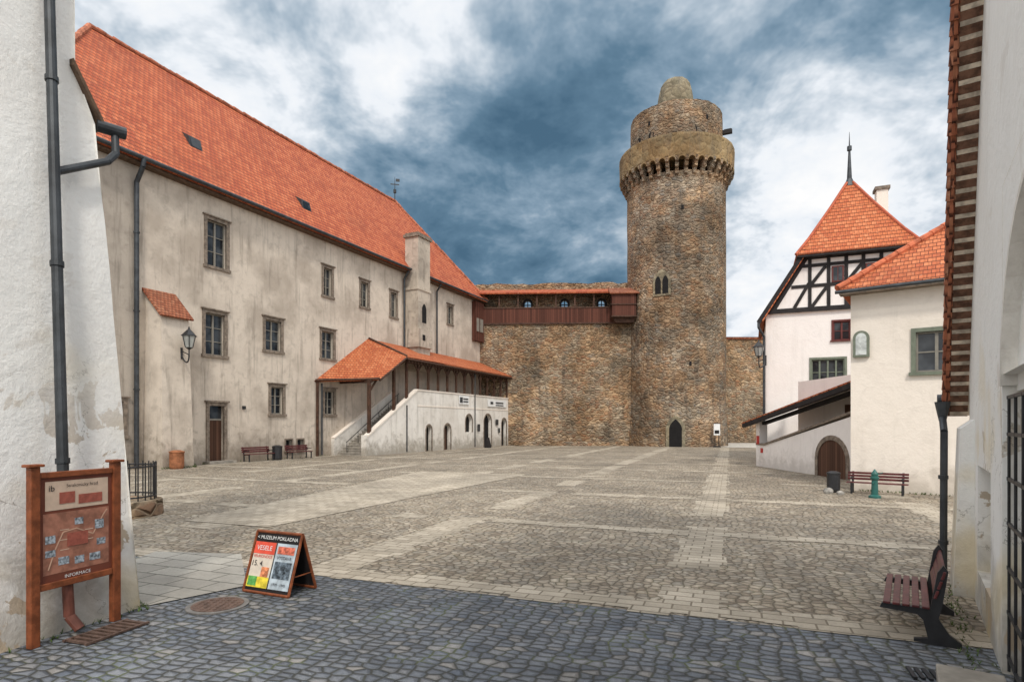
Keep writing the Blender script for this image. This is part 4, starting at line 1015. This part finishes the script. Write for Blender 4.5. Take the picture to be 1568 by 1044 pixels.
def lobe(azd, eld, a, b):
    azr, elr = math.radians(azd), math.radians(eld)
    v = (math.sin(azr) * math.cos(elr), math.cos(azr) * math.cos(elr), math.sin(elr))
    return h.maprange(h.dot(dn, v), math.cos(math.radians(b)), math.cos(math.radians(a)), 0, 1)
val = h.math('ADD', h.math('MULTIPLY', n1, 1.25), h.math('MULTIPLY', n2, 0.75))
val = h.math('ADD', val, h.math('MULTIPLY', lobe(34, 20, 8, 27), 0.16))
val = h.math('ADD', val, h.math('MULTIPLY', lobe(-27, 36, 4, 24), 0.27))
val = h.math('ADD', val, h.math('MULTIPLY', lobe(-4, 36, 2, 14), 0.08))
val = h.math('SUBTRACT', val, h.math('MULTIPLY', lobe(-6, 20, 8, 26), 0.11))
val = h.math('ADD', val, h.math('MULTIPLY', h.maprange(xs[1], 0.35, -0.2), 0.25))  # extra bright cloud added behind the camera, out of view
val = h.math('ADD', val, h.math('MULTIPLY', h.maprange(xs[2], 0.6, 0.85), 0.25))
val = h.math('SUBTRACT', val, 0.455)
cl = h.ramp(val, [(0.28, (0.07, 0.145, 0.225)), (0.42, (0.12, 0.215, 0.31)), (0.53, (0.24, 0.345, 0.45)), (0.63, (0.46, 0.55, 0.64)), (0.76, (0.86, 0.90, 0.95)), (0.92, (1.0, 1.0, 1.0))])
cl10 = h.vmath('SCALE', cl); cl10.node.inputs['Scale'].default_value = 10
fac = h.maprange(h.noise(pl, 1.1, 3, .5), 0.3, 0.42, 0.55, 0.0)
col = h.mix(h.math('MULTIPLY', fac, 0.6), cl10, sky.outputs[0])
unseen_sky_boost = h.math('MAXIMUM', h.maprange(xs[1], 0.25, -0.3, 1.0, 1.6), h.maprange(xs[2], 0.62, 0.85, 1.0, 1.8))  # unseen sky behind and overhead boosted to brighten the walls
colb = h.vmath('SCALE', col); h.set(colb.node.inputs['Scale'], unseen_sky_boost)
h.set(bg.inputs[0], colb); bg.inputs[1].default_value = 0.1

sun = bpy.data.lights.new('sun', 'SUN'); sun.energy = 2.0; sun.angle = math.radians(8); sun.color = (1.0, .94, .85)
so = bpy.data.objects.new('sun', sun); sc.collection.objects.link(so)
sd = Vector((math.sin(az) * math.cos(el), math.cos(az) * math.cos(el), math.sin(el)))
so.rotation_euler = sd.to_track_quat('Z', 'Y').to_euler(); so.location = sd * 60

# ------------------------------------------------------------------ CAMERA
cam = bpy.data.cameras.new('camera'); cam.sensor_width = 36; cam.lens = 900 / 1568 * 36
cam.shift_y = 128 / 1568; cam.clip_end = 3000; cam.clip_start = .05
co = bpy.data.objects.new('camera', cam); sc.collection.objects.link(co)
co.location = (0, 0, 2.25); co.rotation_euler = (math.radians(90), 0, 0); sc.camera = co
